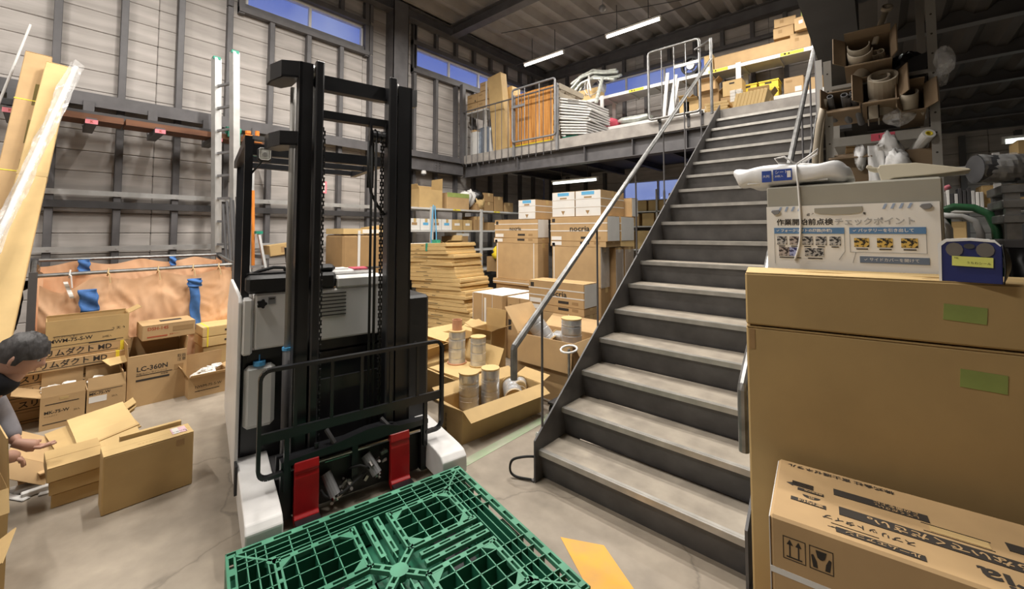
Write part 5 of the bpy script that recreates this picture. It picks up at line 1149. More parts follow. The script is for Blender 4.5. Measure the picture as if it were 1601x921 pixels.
for x, y, w__, h__ in ((.24, .04, .10, .001), (.24, .058, .10, .001), (.80, .27, .20, .0012), (.80, .31, .20, .0012), (.47, .17, .13, .001), (.47, .208, .13, .001)): patch(nb, w__, h__, 'top', (-W_/2+x, -D_/2+y, H_), 'ink', 180, name='printed_line')
patch(nb, .11, .028, 'top', (-W_/2+.465, -D_/2+.19, H_), 'card_pale', 180, name='print_block')
b = MB(); b.prism([(0, 0, 0), (.018, .012, 0), (.018, .005, 0), (.03, .005, 0), (.03, -.005, 0), (.018, -.005, 0), (.018, -.012, 0)], (0, 0, .0008)); o = b.build('arrow_print', 'ink', nb); o.location = (-W_/2+.03, -D_/2+.21, H_)
b = MB(); b.prism([(.022*math.cos(a*.35), -.016*math.sin(a*.35), 0) for a in range(10)], (0, 0, .0008)); o = b.build('recycle_print', 'ink', nb); o.location = (-W_/2+.095, -D_/2+.165, H_)
up('紙', .016, .103, .158, 'card_tan')
for k in range(5): patch(nb, .055, .0022, 'top', (-W_/2+.10, -D_/2+.205+.006*k, H_), 'ink', 180, name='printed_line')
fx, fz = -W_/2+.03, H_-.105
for i in range(2):
    for a, c, d, e in ((0, 0, .052, .0016), (0, .0584, .052, .06), (0, 0, .0016, .06), (.0504, 0, .052, .06)):
        b = MB(); b.box(fx+.060*i+a, -D_/2-.001, fz+c, fx+.060*i+d, -D_/2, fz+e); b.build('symbol_frame', 'ink', nb)
for i in range(2):
    b = MB(); x = fx+.016+.020*i; b.box(x-.0015, -D_/2-.001, fz+.010, x+.0015, -D_/2, fz+.045); b.prism([(x-.007, -D_/2, fz+.040), (x+.007, -D_/2, fz+.040), (x, -D_/2, fz+.054)], (0, -.001, 0)); b.build('arrow_print', 'ink', nb)
b = MB(); b.box(fx+.008, -D_/2-.001, fz+.006, fx+.044, -D_/2, fz+.009); b.build('printed_line', 'ink', nb)
b = MB()
x = fx+.060; pts = [(x+.014, fz+.052), (x+.038, fz+.052), (x+.034, fz+.034), (x+.028, fz+.030), (x+.024, fz+.030), (x+.018, fz+.034)]; b.prism([(u, -D_/2, v) for u, v in pts], (0, -.001, 0))
for s_ in (-1, 1): b.prism([(x+.026+s_*.022, -D_/2, fz+.036), (x+.026+s_*.017, -D_/2, fz+.038), (x+.026+s_*.010, -D_/2, fz+.022), (x+.026+s_*.008, -D_/2, fz+.006), (x+.026+s_*.018, -D_/2, fz+.006), (x+.026+s_*.020, -D_/2, fz+.020)], (0, -.001, 0))
b.build('fragile_print', 'ink', nb)
t = carton('carton under the printed nocria carton, on the floor', (nb.location.x, nb.location.y, 0), 5, (1.02, .365, .40), 'card_tan', None, 'aircon_carton', tape=False)

# grey cabinet with the check-list poster
cabn = thing('cabinet', 'grey green steel cabinet behind the big cartons, its front papered', 'cabinet', (-.095, 2.45, 0))
b = MB(); b.rbox(-.285, -.22, .05, .285, .25, 1.815, .008); b.build('cabinet_body', 'cabinet_grey', cabn)
b = MB(); b.box(-.27, -.20, 0, .27, .23, .05); b.build('plinth', 'steel_dark', cabn)
b = MB(); b.rbox(-.281, -.25, .07, .281, -.22, 1.808, .004); dr = b.build('door', 'cabinet_grey', cabn)
b = MB(); b.rbox(-.255, -.272, .92, -.239, -.25, 1.06, .004); b.build('door_handle', 'steel_light', dr)
ps = thing('poster', 'white Japanese check list poster with blue headings on the cabinet front', 'poster', (-.378, 2.199, 1.345))
def page(u, v): return (.555*u, -.004-.006*math.sin(3.1*u)*(.5+.5*v)-.002*math.sin(9*u+4*v), .375*v)
b = MB(); b.surf(lambda u, v: (.555*u, -.0035, .375*v), 4, 3); b.build('sheet', 'paper', ps, solid=.0012)
def pt(s_, size, x, z, m='ink', wide=1., outline=False, bold=False): return lettering(ps, s_, size, '-y', (x, -.0042, z), m, 0, wide, outline, bold=bold)
def pp(x, z, w__, h__, m, name='print_block', lift=.0): return patch(ps, w__, h__, '-y', (x, -.0042, z), m, name=name, lift=lift)
pt('必ず', .013, .150, .335, bold=True); pt('を', .012, .336, .335, bold=True)
pt('作業開始前点検', .0295, .038, .302, bold=True, wide=.98); pt('チェックポイント', .0315, .244, .301, 'poster_grey', outline=True, wide=.98)
for k in range(4):
    for x0 in (.045, .395):
        b = MB(); x = x0+.024*k; b.prism([(x, -.0050, .352), (x+.008, -.0050, .352), (x+.016, -.0050, .372), (x+.008, -.0050, .372)], (0, -.0006, 0)); b.build('stripe_print', 'poster_blue_pale', ps)
for x, z, w__, m in ((.028, .266, .248, 'poster_blue'), (.292, .266, .224, 'poster_blue'), (.322, .150, .200, 'poster_slate')): pp(x, z, w__, .026, m, 'heading_band')
pt('✓ フォークリフトの周囲(外観)', .0145, .036, .266, 'paper', bold=True).location.y -= .0012
pt('✓ バッテリーを引き出して', .0150, .302, .266, 'paper', bold=True).location.y -= .0012
pt('✓ サイドカバーを開けて', .0145, .334, .150, 'paper').location.y -= .0012
for k in range(5): pp(.038+.047*k, .223, .037, .036, 'photo_grey' if k != 1 else 'photo_brown', 'photo_print'); pp(.044+.047*k, .198, .024, .004, 'ink', 'caption_print')
pp(.044, .174, .040, .038, 'photo_brown', 'photo_print'); pp(.084, .174, .030, .038, 'photo_blue', 'photo_print'); pp(.140, .174, .066, .034, 'photo_grey', 'photo_print'); pp(.046, .148, .08, .004, 'ink', 'caption_print'); pp(.150, .148, .05, .004, 'ink', 'caption_print')
for k in range(3): pp(.306+.070*k, .218, .046, .036, 'photo_yellow', 'photo_print'); pp(.312+.070*k, .192, .036, .004, 'ink', 'caption_print')
for (x0, z0, x1, z1) in ((.028, .12, .029, .26), (.275, .18, .276, .26), (.292, .178, .516, .179), (.292, .178, .293, .26), (.515, .178, .516, .26)):
    b = MB(); b.box(x0, -.0056, z0, x1, -.0048, z1); b.build('printed_line', 'poster_grey', ps)
b = MB(); b.bar((.275, -.0052, .18), (.255, -.0052, .145), .0008, .001); b.bar((.310, -.0052, .178), (.300, -.0052, .135), .0008, .001); b.build('printed_line', 'poster_grey', ps)
b = MB(); b.prism([(.178, -.005, .362), (.336, -.005, .365), (.336, -.005, .345), (.325, -.005, .338), (.300, -.005, .334), (.24, -.005, .333), (.20, -.005, .337), (.178, -.005, .343)], (0, -.002, 0)); b.build('covering_strip', 'cabinet_grey', ps)
for x, z in ((.018, .345), (.500, .352)):
    b = MB(); b.prism([(x, -.006, z+.006), (x+.006, -.006, z+.014), (x+.030, -.006, z+.016), (x+.036, -.006, z+.006), (x+.030, -.006, z-.004), (x+.014, -.006, z-.008)], (0, -.007, 0)); b.build('magnet_clip', 'steel_light', ps, bevel=.002)
pk = thing('sheet_pack', 'white plastic pack with a blue label and cord on the cabinet top', 'pack', (-.300, 2.36, 1.816))
b = MB()
def pack(u, v):
    a = 2*math.pi*v; ex = abs(math.cos(math.pi*u)); sx = math.copysign(ex**.55, math.cos(math.pi*u)); k = max(0, math.sin(math.pi*u))**.35
    cy, cz = math.cos(a), math.sin(a); y = .15*k*math.copysign(abs(cy)**.5, cy); z = .052+.052*k*math.copysign(abs(cz)**.6, cz)*(1+.05*math.sin(9*u+3*a))
    return (-.225*sx-.02*(z-.052)/.052, y, max(.002, z+.006*math.sin(21*u+2*a)))
b.surf(pack, 40, 28); b.build('plastic_bag', 'pack_white', pk, smooth=True)
for k in range(5): b = MB(); b.rbox(-.16+.004*k, -.135, .012+.014*k, .15-.006*k, .13, .022+.014*k, .004); b.build('folded_sheet', 'plastic_white', pk)
patch(pk, .038, .052, '-y', (-.095, -.1525, .045), 'poster_navy', name='label_print'); patch(pk, .072, .052, '-y', (-.050, -.1525, .048), 'poster_navy', name='label_print')
o = lettering(pk, 'シート', .018, '-y', (-.044, -.1535, .060), 'paper'); lettering(pk, '30枚入', .011, '-y', (-.044, -.1535, .042), 'paper'); patch(pk, .014, .030, '-y', (.004, -.1532, .050), 'paper', name='barcode_field'); lettering(pk, '大判', .014, '-y', (-.092, -.1535, .045), 'paper')
b = MB(); b.tube([(.045, .155, .0), (.040, .12, .085), (.038, 0, .100), (.036, -.12, .092), (.040, -.160, .06), (.046, -.166, -.02), (.050, -.170, -.16), (.044, -.172, -.26), (.025, -.172, -.335)], .0045, 6, sm=5)
b.tube([(.036, -.12, .095), (-.01, -.12, .135), (-.045, -.13, .128), (-.03, -.13, .105), (.036, -.12, .095)], .0042, 6); b.tube([(.036, -.12, .095), (.085, -.11, .13), (.115, -.11, .155), (.110, -.11, .135), (.06, -.12, .10)], .0042, 6)
b.build('cord', 'plastic_white', pk, smooth=True)
iv = thing('duct_cover', 'ivory plastic duct cover lying across the cabinet top', 'duct', (.0, 2.42, 1.816), -4)
b = MB(); b.prism([(-.03, 0, .075), (-.025, 0, .088), (-.012, 0, .085), (-.008, 0, .078), (.012, 0, .072), (.016, 0, .082), (.07, 0, .082), (.13, 0, .080), (.28, 0, .040), (.285, 0, .033), (.20, 0, .026), (.06, 0, .022), (.045, 0, .014), (.02, 0, .012), (.012, 0, .050), (.006, 0, .066), (-.01, 0, .067)], (0, .15, 0)); b.build('cover_profile', 'ivory', iv, bevel=.003)
# blue carton with yellow note
bb = thing('paper_box', 'worn navy box with a yellow note on the low carton beside the poster', 'box', (.218, 1.925, 1.4495), -8)
b = MB(); prof = [(-.068, 0), (.062, 0), (.064, .115), (.050, .128), (.0, .134), (-.052, .130), (-.066, .118)]
b.prism([(x, -.03, z) for x, z in prof], (0, .075, 0)); b.build('box_body', 'blue_box', bb, bevel=.002)
b = MB(); b.prism([(x, -.0315, z) for x, z in ((-.070, 0), (-.064, 0), (-.062, .112), (-.05, .125), (0, .129), (.05, .124), (.060, .112), (.062, .115), (.050, .131), (0, .137), (-.054, .133), (-.070, .118))], (0, .079, 0)); b.build('worn_edge', 'card_white', bb)
b = MB(); b.surf(lambda u, v: (.064+.012*math.sin(math.pi*v)*(.3+u), -.030+.072*u, .118*v), 6, 8); b.build('side_flap', 'black_plastic', bb, solid=.003, smooth=True)
patch(bb, .085, .030, '-y', (-.040, -.0325, .066), 'note_yellow', spin=-2, name='yellow_note'); lettering(bb, 'うちわシール', .0085, '-y', (-.010, -.0340, .061), 'ink', spin=-2); lettering(bb, 'TEL', .007, '-y', (-.036, -.0340, .075), 'ink', spin=-2)
for s_ in (-1, 1):
    b = MB(); b.prism([(s_*(.012+.020+.019*math.cos(a*.5236))-.002, -.0322, .101+.022*math.sin(a*.5236)) for a in (range(12) if s_ < 0 else range(11, -1, -1))], (0, -.0006, 0)); b.build('round_print', 'print_tan', bb)
b = MB(); b.prism([(.012*math.cos(a*.5236)-.002, -.0324, .112+.008*math.sin(a*.5236)) for a in range(12)], (0, -.0006, 0)); b.build('round_print', 'steel_dark', bb)
# green hand truck behind the navy box
ht = thing('hand_truck', 'green tubular hand truck with white curved grips behind the cabinet', 'hand truck', (.27, 2.78, 0))
def gt(pts, r_, m_, nme): b = MB(); b.tube(pts, r_, 10); b.build(nme, m_, ht, smooth=True)
gt([(-.07, 0, .12), (-.07, 0, 1.66), (-.05, 0, 1.70), (.0, 0, 1.722), (.06, 0, 1.715), (.105, 0, 1.685), (.125, 0, 1.62), (.128, 0, 1.5), (.128, 0, .12)], .017, 'green_paint', 'tube_frame')
gt([(-.05, -.02, 1.30), (-.02, -.02, 1.55), (-.02, -.02, 1.62), (-.04, -.02, 1.665), (-.09, -.02, 1.675)], .012, 'plastic_white', 'grip'); gt([(.075, -.02, 1.30), (.075, -.02, 1.60), (.06, -.02, 1.655), (.02, -.02, 1.675), (-.06, -.02, 1.685)], .014, 'plastic_white', 'grip')
gt([(-.02, 0, .2), (-.02, 0, 1.70)], .009, 'green_paint', 'tube_frame')
b = MB(); b.box(-.10, -.16, .02, .16, .02, .04); b.build('toe_plate', 'green_paint', ht)
for x in (-.10, .16): b = MB(); b.cyl((x-.02, .08, .10), (x+.02, .08, .10), .10, n=16); b.build('wheel', 'rubber', ht)
# dark film roll on a stand, far right
sd_ = thing('steel_stand', 'grey steel frame stand of stacked plates at the right edge', 'stand', (.53, 2.70, 0))
for x in (-.12, .12):
    for y in (-.12, .12): b = MB(); b.box(x-.02, y-.02, 0, x+.02, y+.02, 1.78); b.build('post', 'galvanised', sd_)
for z in (.3, .9, 1.46, 1.54, 1.64, 1.70, 1.76): b = MB(); b.rbox(-.15, -.15, z, .2, .15, z+.035, .004); b.build('plate', 'steel_grey' if z < 1.6 else 'galvanised', sd_)
b = MB(); b.blob((-.09, -.17, 1.42), (.06, .05, .10), 10, seed=4, amp=.3); b.build('dark_bag', 'black_bag', sd_, smooth=True)
fr2 = thing('film_roll', 'dark grey film wrapped roll lying on the steel stand at the right edge', 'roll', (.315, 2.58, 1.868))
b = MB(); b.cyl((0, 0, 0), (.62, .24, -.012),   .058, n=20); b.build('roll_body', 'roll_dark', fr2, smooth=False)
b = MB(); d0 = Vector((.62, .24, -.012)); dn = d0.normalized(); a_ = dn.orthogonal().normalized(); c_ = dn.cross(a_)
b.surf(lambda u, v: d0*v+(a_*math.cos(6.283*u)+c_*math.sin(6.283*u))*(.061+.004*math.sin(40*v+8*u)+.002*math.sin(97*v+21*u)), 16, 40, wrap=True); b.build('film', 'clear_film', fr2)
# pipe rack behind the cabinet
pr = thing('pipe_rack', 'grey angle iron rack behind the cabinet holding tilted cartons of pipes', 'rack', (.02, 3.2, 0))
for x in (-.205, .215):
    for y in (-.28, .30):
        b = MB(); zt = 2.575 if x < 0 else 3.19; b.box(x-.018, y-.004, 0, x+.018, y, zt); b.box(x-.018 if x < 0 else x+.014, y, 0, x-.014 if x < 0 else x+.018, y+.036, zt); b.build('upright', 'rack_grey', pr)
        for k in range(7 if x < 0 else 12): 
            if y < 0: b = MB(); b.cyl((x, y-.0045, 1.9+.1*k), (x, y-.0035, 1.9+.1*k), .005, n=6); b.build('bolt_hole', 'ink', pr)
for z in (1.86, 2.13, 2.425):
    b = MB(); b.box(-.20, -.285, z-.05 if z == 2.13 else z-.02, .21, -.28, z); b.build('shelf_edge', 'rack_grey', pr)
    b = MB(); b.box(-.20, -.28, z-.008, .21, .30, z); b.build('shelf_board', 'rack_grey', pr)
b = MB(); b.box(-.03, -.287, 2.09, .065, -.285, 2.128); o = b.build('red_tag', 'crimson', pr); lettering(o, 'I  I', .03, '-y', (.0, -.2872, 2.108), 'ink')
GPI = 'pipes in the rack'
def tubes(label, c, n, r_, L, seed, m_='pipe_beige', spread=(.05, .03), tilt=55, yaw=0, thick=.2):
    q = random.Random(seed)
    for k in range(n):
        t = Vector(c)+Vector((q.uniform(-1, 1)*spread[0], q.uniform(-.02, .02), q.uniform(-1, 1)*spread[1])); d = Vector((math.sin(R(yaw+q.uniform(-8, 8))), -math.sin(R(tilt)), math.cos(R(tilt)))).normalized()
        rr = r_*q.uniform(.8, 1.1); lb = label if n == 1 else ORD[k]+' '+label; b = MB(); b.ring(t-d*L, t, rr, rr*(1-thick), 14); tag(b.build('pipe', m_, smooth=False), lb, 'pipe', GPI)
def halfpipe(label, c, r_, L, tilt, yaw, a0, a1, m_='pipe_beige'):
    d = Vector((math.sin(R(yaw)), -math.sin(R(tilt)), math.cos(R(tilt)))).normalized(); a = Vector((1, 0, 0)); a = (a-d*a.dot(d)).normalized(); e = d.cross(a); c = Vector(c); b = MB()
    b.surf(lambda u, v: c-d*L*(1-v)+(a*math.cos(R(a0+(a1-a0)*u))+e*math.sin(R(a0+(a1-a0)*u)))*r_, 14, 3); tag(b.build('duct_shell', m_, solid=.005, smooth=True), label, 'duct', 'duct shells in the rack')
def rackbox(label, x0, x1, z, d_, h_, tilt, m_='card_shaded', fl=(('-x', 40, .06), ('+x', 30, .07), ('-y', 35, .05))):
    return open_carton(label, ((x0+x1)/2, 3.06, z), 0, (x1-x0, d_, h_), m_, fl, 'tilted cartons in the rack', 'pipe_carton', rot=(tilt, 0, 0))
rackbox('tilted carton of round pipes on the highest level of the rack', -.105, .085, 2.515, .16, .22, 76, 'card_shaded', (('-x', 42, .07), ('+x', 20, .06), ('-y', 35, .055), ('+y', 8, .06)))
tubes('round pale pipe end in the highest carton of the rack', (.045, 2.825, 2.535), 2, .018, .2, 1, spread=(.035, .008), tilt=72)
halfpipe('grey duct shell in the highest carton of the rack, upper of two', (-.045, 2.83, 2.60), .045, .2, 62, 0, 170, 370); halfpipe('grey duct shell in the highest carton of the rack, lower of two', (-.04, 2.82, 2.565), .050, .2, 62, 0, 180, 360)
b = MB(); b.tube([(.02, 2.88, 2.60), (.045, 2.90, 2.70), (.072, 2.90, 2.775)], .013, 8); b.ring((.072, 2.90, 2.775), (.077, 2.885, 2.785), .024, .014, 12); tag(b.build('pipe', 'pipe_beige', smooth=True), 'slim pipe with a flared end rising above the highest carton', 'pipe')
rackbox('tilted carton of small grey pipes by the left upright of the rack', -.19, -.045, 2.28, .115, .2, 76, 'card_shaded', (('-x', 25, .06), ('-y', 40, .055)))
tubes('small grey pipe in the carton by the left upright of the rack', (-.12, 2.83, 2.345), 6, .015, .2, 2, 'grey_pipe', (.055, .035), 60)
rackbox('tilted carton holding the widest duct tube in the middle of the rack', -.04, .105, 2.295, .16, .22, 74, 'card_shaded')
b = MB(); b.ring((.045, 2.97, 2.27), (.045, 2.82, 2.405), .060, .052, 20); tag(b.build('duct_tube', 'pipe_beige', smooth=False), 'widest beige duct tube in the middle of the rack', 'duct')
halfpipe('nested duct shell inside the widest duct tube', (.035, 2.825, 2.408), .038, .16, 46, 0, 150, 400)
rackbox('tilted shaded carton by the right upright of the rack', .11, .20, 2.23, .14, .2, 76, 'card_shaded', (('-x', 20, .06), ('+x', 35, .07), ('+y', 5, .06)))
halfpipe('pale split duct tube by the right upright of the rack', (.140, 2.82, 2.30), .032, .12, 45, 0, 110, 400); tubes('small round pipe end by the right upright of the rack', (.19, 2.90, 2.21), 1, .012, .1, 4, spread=(.004, .004), tilt=80)
b = MB(); b.blob((.10, 2.90, 2.195), (.065, .05, .035), 12, seed=5, amp=.3); tag(b.build('film', 'clear_film'), 'crumpled clear film under the split duct tube in the rack', 'film')
b = MB(); b.prism([(-.02, 2.86, 2.20), (.028, 2.86, 2.20), (.028, 2.86, 2.29), (.018, 2.86, 2.30), (-.010, 2.86, 2.30), (-.02, 2.86, 2.29)], (0, .01, 0)); b.box(-.02, 2.86, 2.20, -.015, 3.05, 2.29); b.box(.023, 2.86, 2.20, .028, 3.05, 2.29); tag(b.build('duct_end', 'pipe_beige'), 'rectangular pale duct end in the middle of the rack above the red tag', 'duct')
b = MB(); b.blob((.155, 3.04, 2.46), (.085, .10, .105), 16, seed=9, amp=.12); b.prism([(.08, 2.93, 2.40), (.21, 2.93, 2.42), (.225, 2.93, 2.52), (.16, 2.93, 2.50), (.09, 2.93, 2.46)], (0, .03, 0)); tag(b.build('bag', 'black_bag'), 'black bag hanging in the upper right of the pipe rack', 'bag')
b = MB(); b.blob((.275, 2.90, 2.45), (.038, .04, .065), 16, seed=2, amp=.14); b.blob((.262, 2.93, 2.385), (.03, .03, .05), 12, seed=6, amp=.2); tag(b.build('plastic_bag', 'clear_film'), 'clear plastic bag hanging on the right upright of the rack', 'bag')
# lower level of the rack: carton ends, bags, roll
open_carton('shaded open carton on the lower level of the rack, left half', (-.10, 3.02, 1.866), 0, (.19, .14, .17), 'card_shaded', (('-x', 10, .05), ('-y', 120, .06)), 'tilted cartons in the rack', 'pipe_carton')
open_carton('shaded open carton on the lower level of the rack, right half', (.12, 3.02, 1.866), 0, (.20, .14, .165), 'card_shaded', (('+x', 8, .05),), 'tilted cartons in the rack', 'pipe_carton')
t = carton('slim printed brown carton standing in the left half of the lower rack level', (-.115, 2.98, 1.87), 0, (.045, .03, .215), 'card_tan', tape=False, rot=(0, 5, 4)); lettering(t, '部品 A', .016, '-y', (.0, -.015, .18), spin=-90)
for lab, c, r_, sd2, m_ in (('white plastic bag bunched high in the lower rack level', (.055, 2.93, 2.05), (.05, .04, .075), 3, 'pack_white'), ('white crumpled bag hanging lower left in the rack', (-.055, 2.93, 2.01), (.030, .03, .06), 7, 'pack_white'), ('white bag trailing down toward the ivory duct cover', (.085, 2.90, 1.97), (.045, .03, .055), 12, 'pack_white')):
    b = MB(); b.blob(c, r_, 18, seed=sd2, amp=.22); tag(b.build('plastic_bag', m_, smooth=True), lab, 'bag', 'white bags in the rack')
b = MB(); b.surf(lambda u, v: (-.025+.065*u, 2.905+.008*math.sin(8*u+5*v), 1.85+.215*v), 8, 8); tag(b.build('sheet', 'pack_white', solid=.003, smooth=True), 'grey white sheet draped in the middle of the lower rack level', 'sheet')
b = MB(); b.ring((.035, 3.0, 1.97), (.025, 2.885, 2.06), .014, .011, 12); tag(b.build('pipe', 'plastic_white'), 'white pipe end beside the white bags in the rack', 'pipe')
fr3 = thing('paper_roll', 'white roll with a yellow core sticking out of the lower rack level', 'roll', (.12, 3.10, 1.98)); b = MB(); b.ring((0, 0, 0), (.088, -.21, .115), .026, .015, 18); b.build('roll_body', 'plastic_white', fr3); b = MB(); b.ring((.002, -.004, .002), (.0885, -.211, .1155), .0148, .011, 14); b.build('core_tube', 'label_yellow', fr3)
for lab, pts, r_ in (('curved pale duct piece leaning at the left of the rack', [(-.255, 2.85, 1.86), (-.245, 2.85, 2.05), (-.225, 2.85, 2.2), (-.195, 2.85, 2.34)], .016), ('second curved duct piece leaning at the left of the rack', [(-.23, 2.9, 1.86), (-.225, 2.9, 2.1), (-.205, 2.9, 2.3)], .012)):
    b = MB(); b.tube(pts, r_, 8); tag(b.build('duct_piece', 'pipe_beige', smooth=True), lab, 'duct', 'curved duct pieces')
b = MB(); b.box(-.245, 3.0, 2.25, -.215, 3.01, 2.62); tag(b.build('flat_bar', 'shelf_white'), 'pale flat bar standing left of the pipe rack upright', 'bar')
# far shelving under the right deck
fs = thing('shelving', 'white shelving with files far behind the green hand truck', 'shelf', (.95, 5.75, 0))
for z in (.7, 1.2, 1.54, 1.82, 2.2):
    b = MB(); b.box(-.62, -.25, z-.035, .9, .25, z); b.build('shelf_board', 'shelf_white', fs)
for x in (-.62, -.17, .88): b = MB(); b.box(x, -.26, 0, x+.04, -.22, 2.3); b.build('upright', 'shelf_white', fs)
for k in range(14):
    h_ = rnd.uniform(.13, .19); b = MB(); b.rbox(0, -.1, 0, .022, .1, h_, .003); o = b.build('file', rnd.choice(('paper', 'steel_dark', 'card_brown', 'steel_dark', 'shelf_white'))); o.location = (.36+.026*k, 5.62, 1.822); tag(o, ORD[k]+' thin file from the pink strap in the row on the far shelving', 'file', 'files on the far shelving')
for k, (x, z) in enumerate(((.78, 1.822), (.93, 1.822), (.55, 1.542), (.75, 1.202), (1.2, 2.202), (1.0, 2.202), (1.15, 1.542))): carton(ORD[k]+' carton on the far white shelving under the right deck, counted from the files', (x, 5.72, z), 0, (.13, .3, .2 if z > 1.7 else .16), 'card', 'cartons on the far shelving', tape=False)
b = MB(); b.tube([(.36, 5.6, 1.94), (.45, 5.55, 2.0), (.52, 5.55, 2.03)], .02, 8); tag(b.build('strap', 'pink_tag', smooth=True), 'pink strap lying over the files on the far shelving', 'strap')
# ================================================================== things on the mezzanine
DZ = 3.421
ms_ = thing('shelving', 'white board shelf unit at the left end of the mezzanine', 'shelf', (-7.05, 7.05, DZ))
b = MB(); b.box(-.40, -.33, 1.03, .32, .33, 1.07); b.build('shelf_board', 'shelf_white', ms_)
for x, y in ((-.38, -.30), (-.38, .30), (.28, .30), (.28, -.30)): b = MB(); b.box(x-.02, y-.02, 0, x+.02, y+.02, 1.03); b.build('upright', 'shelf_white', ms_)
for k, (x, z, lab) in enumerate(((-7.24, 0, 'lower left carton of the stack on the white board shelf'), (-6.88, 0, 'lower right carton of the stack on the white board shelf'), (-7.24, .215, 'upper left carton of the stack on the white board shelf'), (-6.88, .215, 'upper right carton of the stack on the white board shelf'), (-6.80, .43, 'single carton crowning the stack on the white board shelf'))):
    t = carton(lab, (x, 6.90, DZ+1.075+z), 0, (.34, .30, .205), 'card_tan', 'stacked mezzanine cartons'); patch(t, .12, .03, '-y', (-.12, -.15, .13), 'card_brown', name='print_block'); patch(t, .03, .04, '-y', (.10, -.15, .03), 'ink', name='print_block')
t = carton('pale upright carton behind the tall slim carton', (-6.28, 7.25, DZ), 0, (.2, .3, 1.58), 'card_pale', rot=(0, -3, 0))
b = MB(); b.box(0, 0, 0, .025, .03, .62); o = b.build('white_bar', 'white_paint'); o.location = (-6.74, 6.715, DZ+1.075); tag(o, 'white upright board edge between the carton stack and the tall board', 'board')
t = carton('tall slim tan carton leaning on the mezzanine railing', (-6.30, 6.84, DZ+.02), 0, (.42, .20, 1.78), 'card', None, 'long_carton', tape=False, rot=(0, -6.5, 0))
fsh = thing('wrapped_sheet', 'silver blue film wrapped sheet under the white board shelf', 'panel', (-7.0, 6.88, DZ)); b = MB(); b.surf(lambda u, v: (-.12+.42*u, -.06*math.sin(math.pi*u)+.006*math.sin(30*v), .66*v), 12, 12); b.build('foil_sheet', 'blue_foil', fsh, solid=.01, smooth=True)
b = MB(); b.rbox(-.34, -.08, 0, -.12, .1, .60, .01); b.build('carton_body', 'card_white', fsh); b = MB(); b.box(-.30, -.082, .38, -.22, -.08, .46); b.build('label_sticker', 'paper', fsh); b = MB(); b.rbox(-.36, -.05, .60, -.22, .08, .66, .004); b.build('carton_piece', 'card_tan', fsh)
b = MB(); b.prism([(0, 0, 0), (.10, 0, 0), (.02, 0, .62), (0, 0, .62)], (0, .01, 0)); o = b.build('white_board', 'white_paint'); o.location = (-6.70, 6.80, DZ); tag(o, 'white tapering board standing beside the film wrapped panel', 'board')
b = MB(); b.blob((0, 0, .22), (.10, .10, .22), 10, seed=3, amp=.3); o = b.build('bag', 'crimson', smooth=True); o.location = (-6.08, 7.2, DZ); tag(o, 'red and dark bag standing behind the steel tube gate', 'bag')
wp = thing('wooden_board', 'orange brown wooden plank board behind the pale tube gate', 'board', (-6.05, 6.80, DZ+.08))
for k in range(8):
    b = MB(); b.rbox(.1475*k, 0, 0, .1475*k+.1445, .022, 1.12+rnd.uniform(-.006, .006), .004); b.build('plank', 'wood', wp)
for z in (.22, .85): b = MB(); b.box(0, .022, z, 1.18, .05, z+.08); b.build('batten', 'wood_brown', wp)
b = MB(); b.box(.02, -.0, -.08, 1.15, .05, .0); b.build('bottom_rail', 'yellow', wp)
pw = thing('pallet', 'weathered pallet stood on edge beside the wooden board', 'pallet', (-4.84, 6.75, DZ))
for k in range(3): b = MB(); b.box(.03, .0+.4*k, 0, .13, .08+.4*k, 1.16); b.build('stringer', 'pipe_beige', pw)
for z in (0, .22, .44, .66, .88, 1.06):
    for x in (.0, .13): b = MB(); b.box(x, 0, z, x+.03, .9, z+.11); b.build('slat', 'pipe_beige', pw)
for k in range(13):
    t = thing('foam_board', ORD[k]+' thin white board from the deck in the slanting stack', 'panel', (-4.30, 7.05, DZ+.06+.054*k), 0, 'white panels in the slanting stack', (0, 9+.7*k, rnd.uniform(-4, 4)))
    w_ = .58+.02*k if k < 10 else .66; b = MB(); b.rbox(-w_/2, -.4, 0, w_/2, .4, .030, .006); b.build('panel_sheet', 'white_paint', t)
    if k in (11, 12): b = MB(); b.box(-.12, -.4012, .008, .15, -.4, .022); b.build('print_block', 'print_tan', t)
b = MB(); b.box(-4.6, 6.72, DZ, -4.25, 7.3, DZ+.06); tag(b.build('plastic_crate', 'green_plastic'), 'bright green plastic crate under the stack of white boards', 'crate')
mb_ = thing('shelving', 'long white shelving along the back wall of the mezzanine', 'shelf', (-3.5, 9.25, DZ))
for z in (.72, 1.50):
    b = MB(); b.box(-3.3, -.30, z-.07, 2.95, -.28, z); b.build('shelf_edge', 'white_paint', mb_); b = MB(); b.box(-3.3, -.28, z-.02, 2.95, .35, z); b.build('shelf_board', 'shelf_white', mb_)
    for k in range(11): b = MB(); b.box(-3.2+.6*k, -.28, z-.06, -3.17+.6*k, .35, z-.02); b.build('shelf_rib', 'shelf_white', mb_)
for x in (-3.28, -1.45, 1.55, 2.93): b = MB(); b.box(x-.045, -.315, 0, x+.045, -.30, 1.52); b.box(x-.045, .3, 0, x+.045, .36, 1.52); b.build('upright', 'white_paint', mb_)
for x in (-.75, 1.0, 2.25): o = patch(mb_, .36, .06, '-y', (x, -.30, 1.465), 'label_yellow', name='shelf_label'); lettering(o, '● ▲', .05, 'top', (.05, 0, .001))
t = carton('long pale carton on the upper mezzanine shelf under the hose bundle', (-5.52, 9.12, DZ+1.501), 0, (.92, .32, .28), 'card_pale', None, 'long_carton'); lettering(t, '640', .12, '-y', (.0, -.16, .14), 'print_tan')
hb = thing('hose_bundle', 'bundle of silver grey ribbed hoses tied on top of the long carton', 'hose', (-5.26, 9.12, DZ+1.785)); hb.scale = (1.3, 1.3, 1.3); hb.location.z += .02
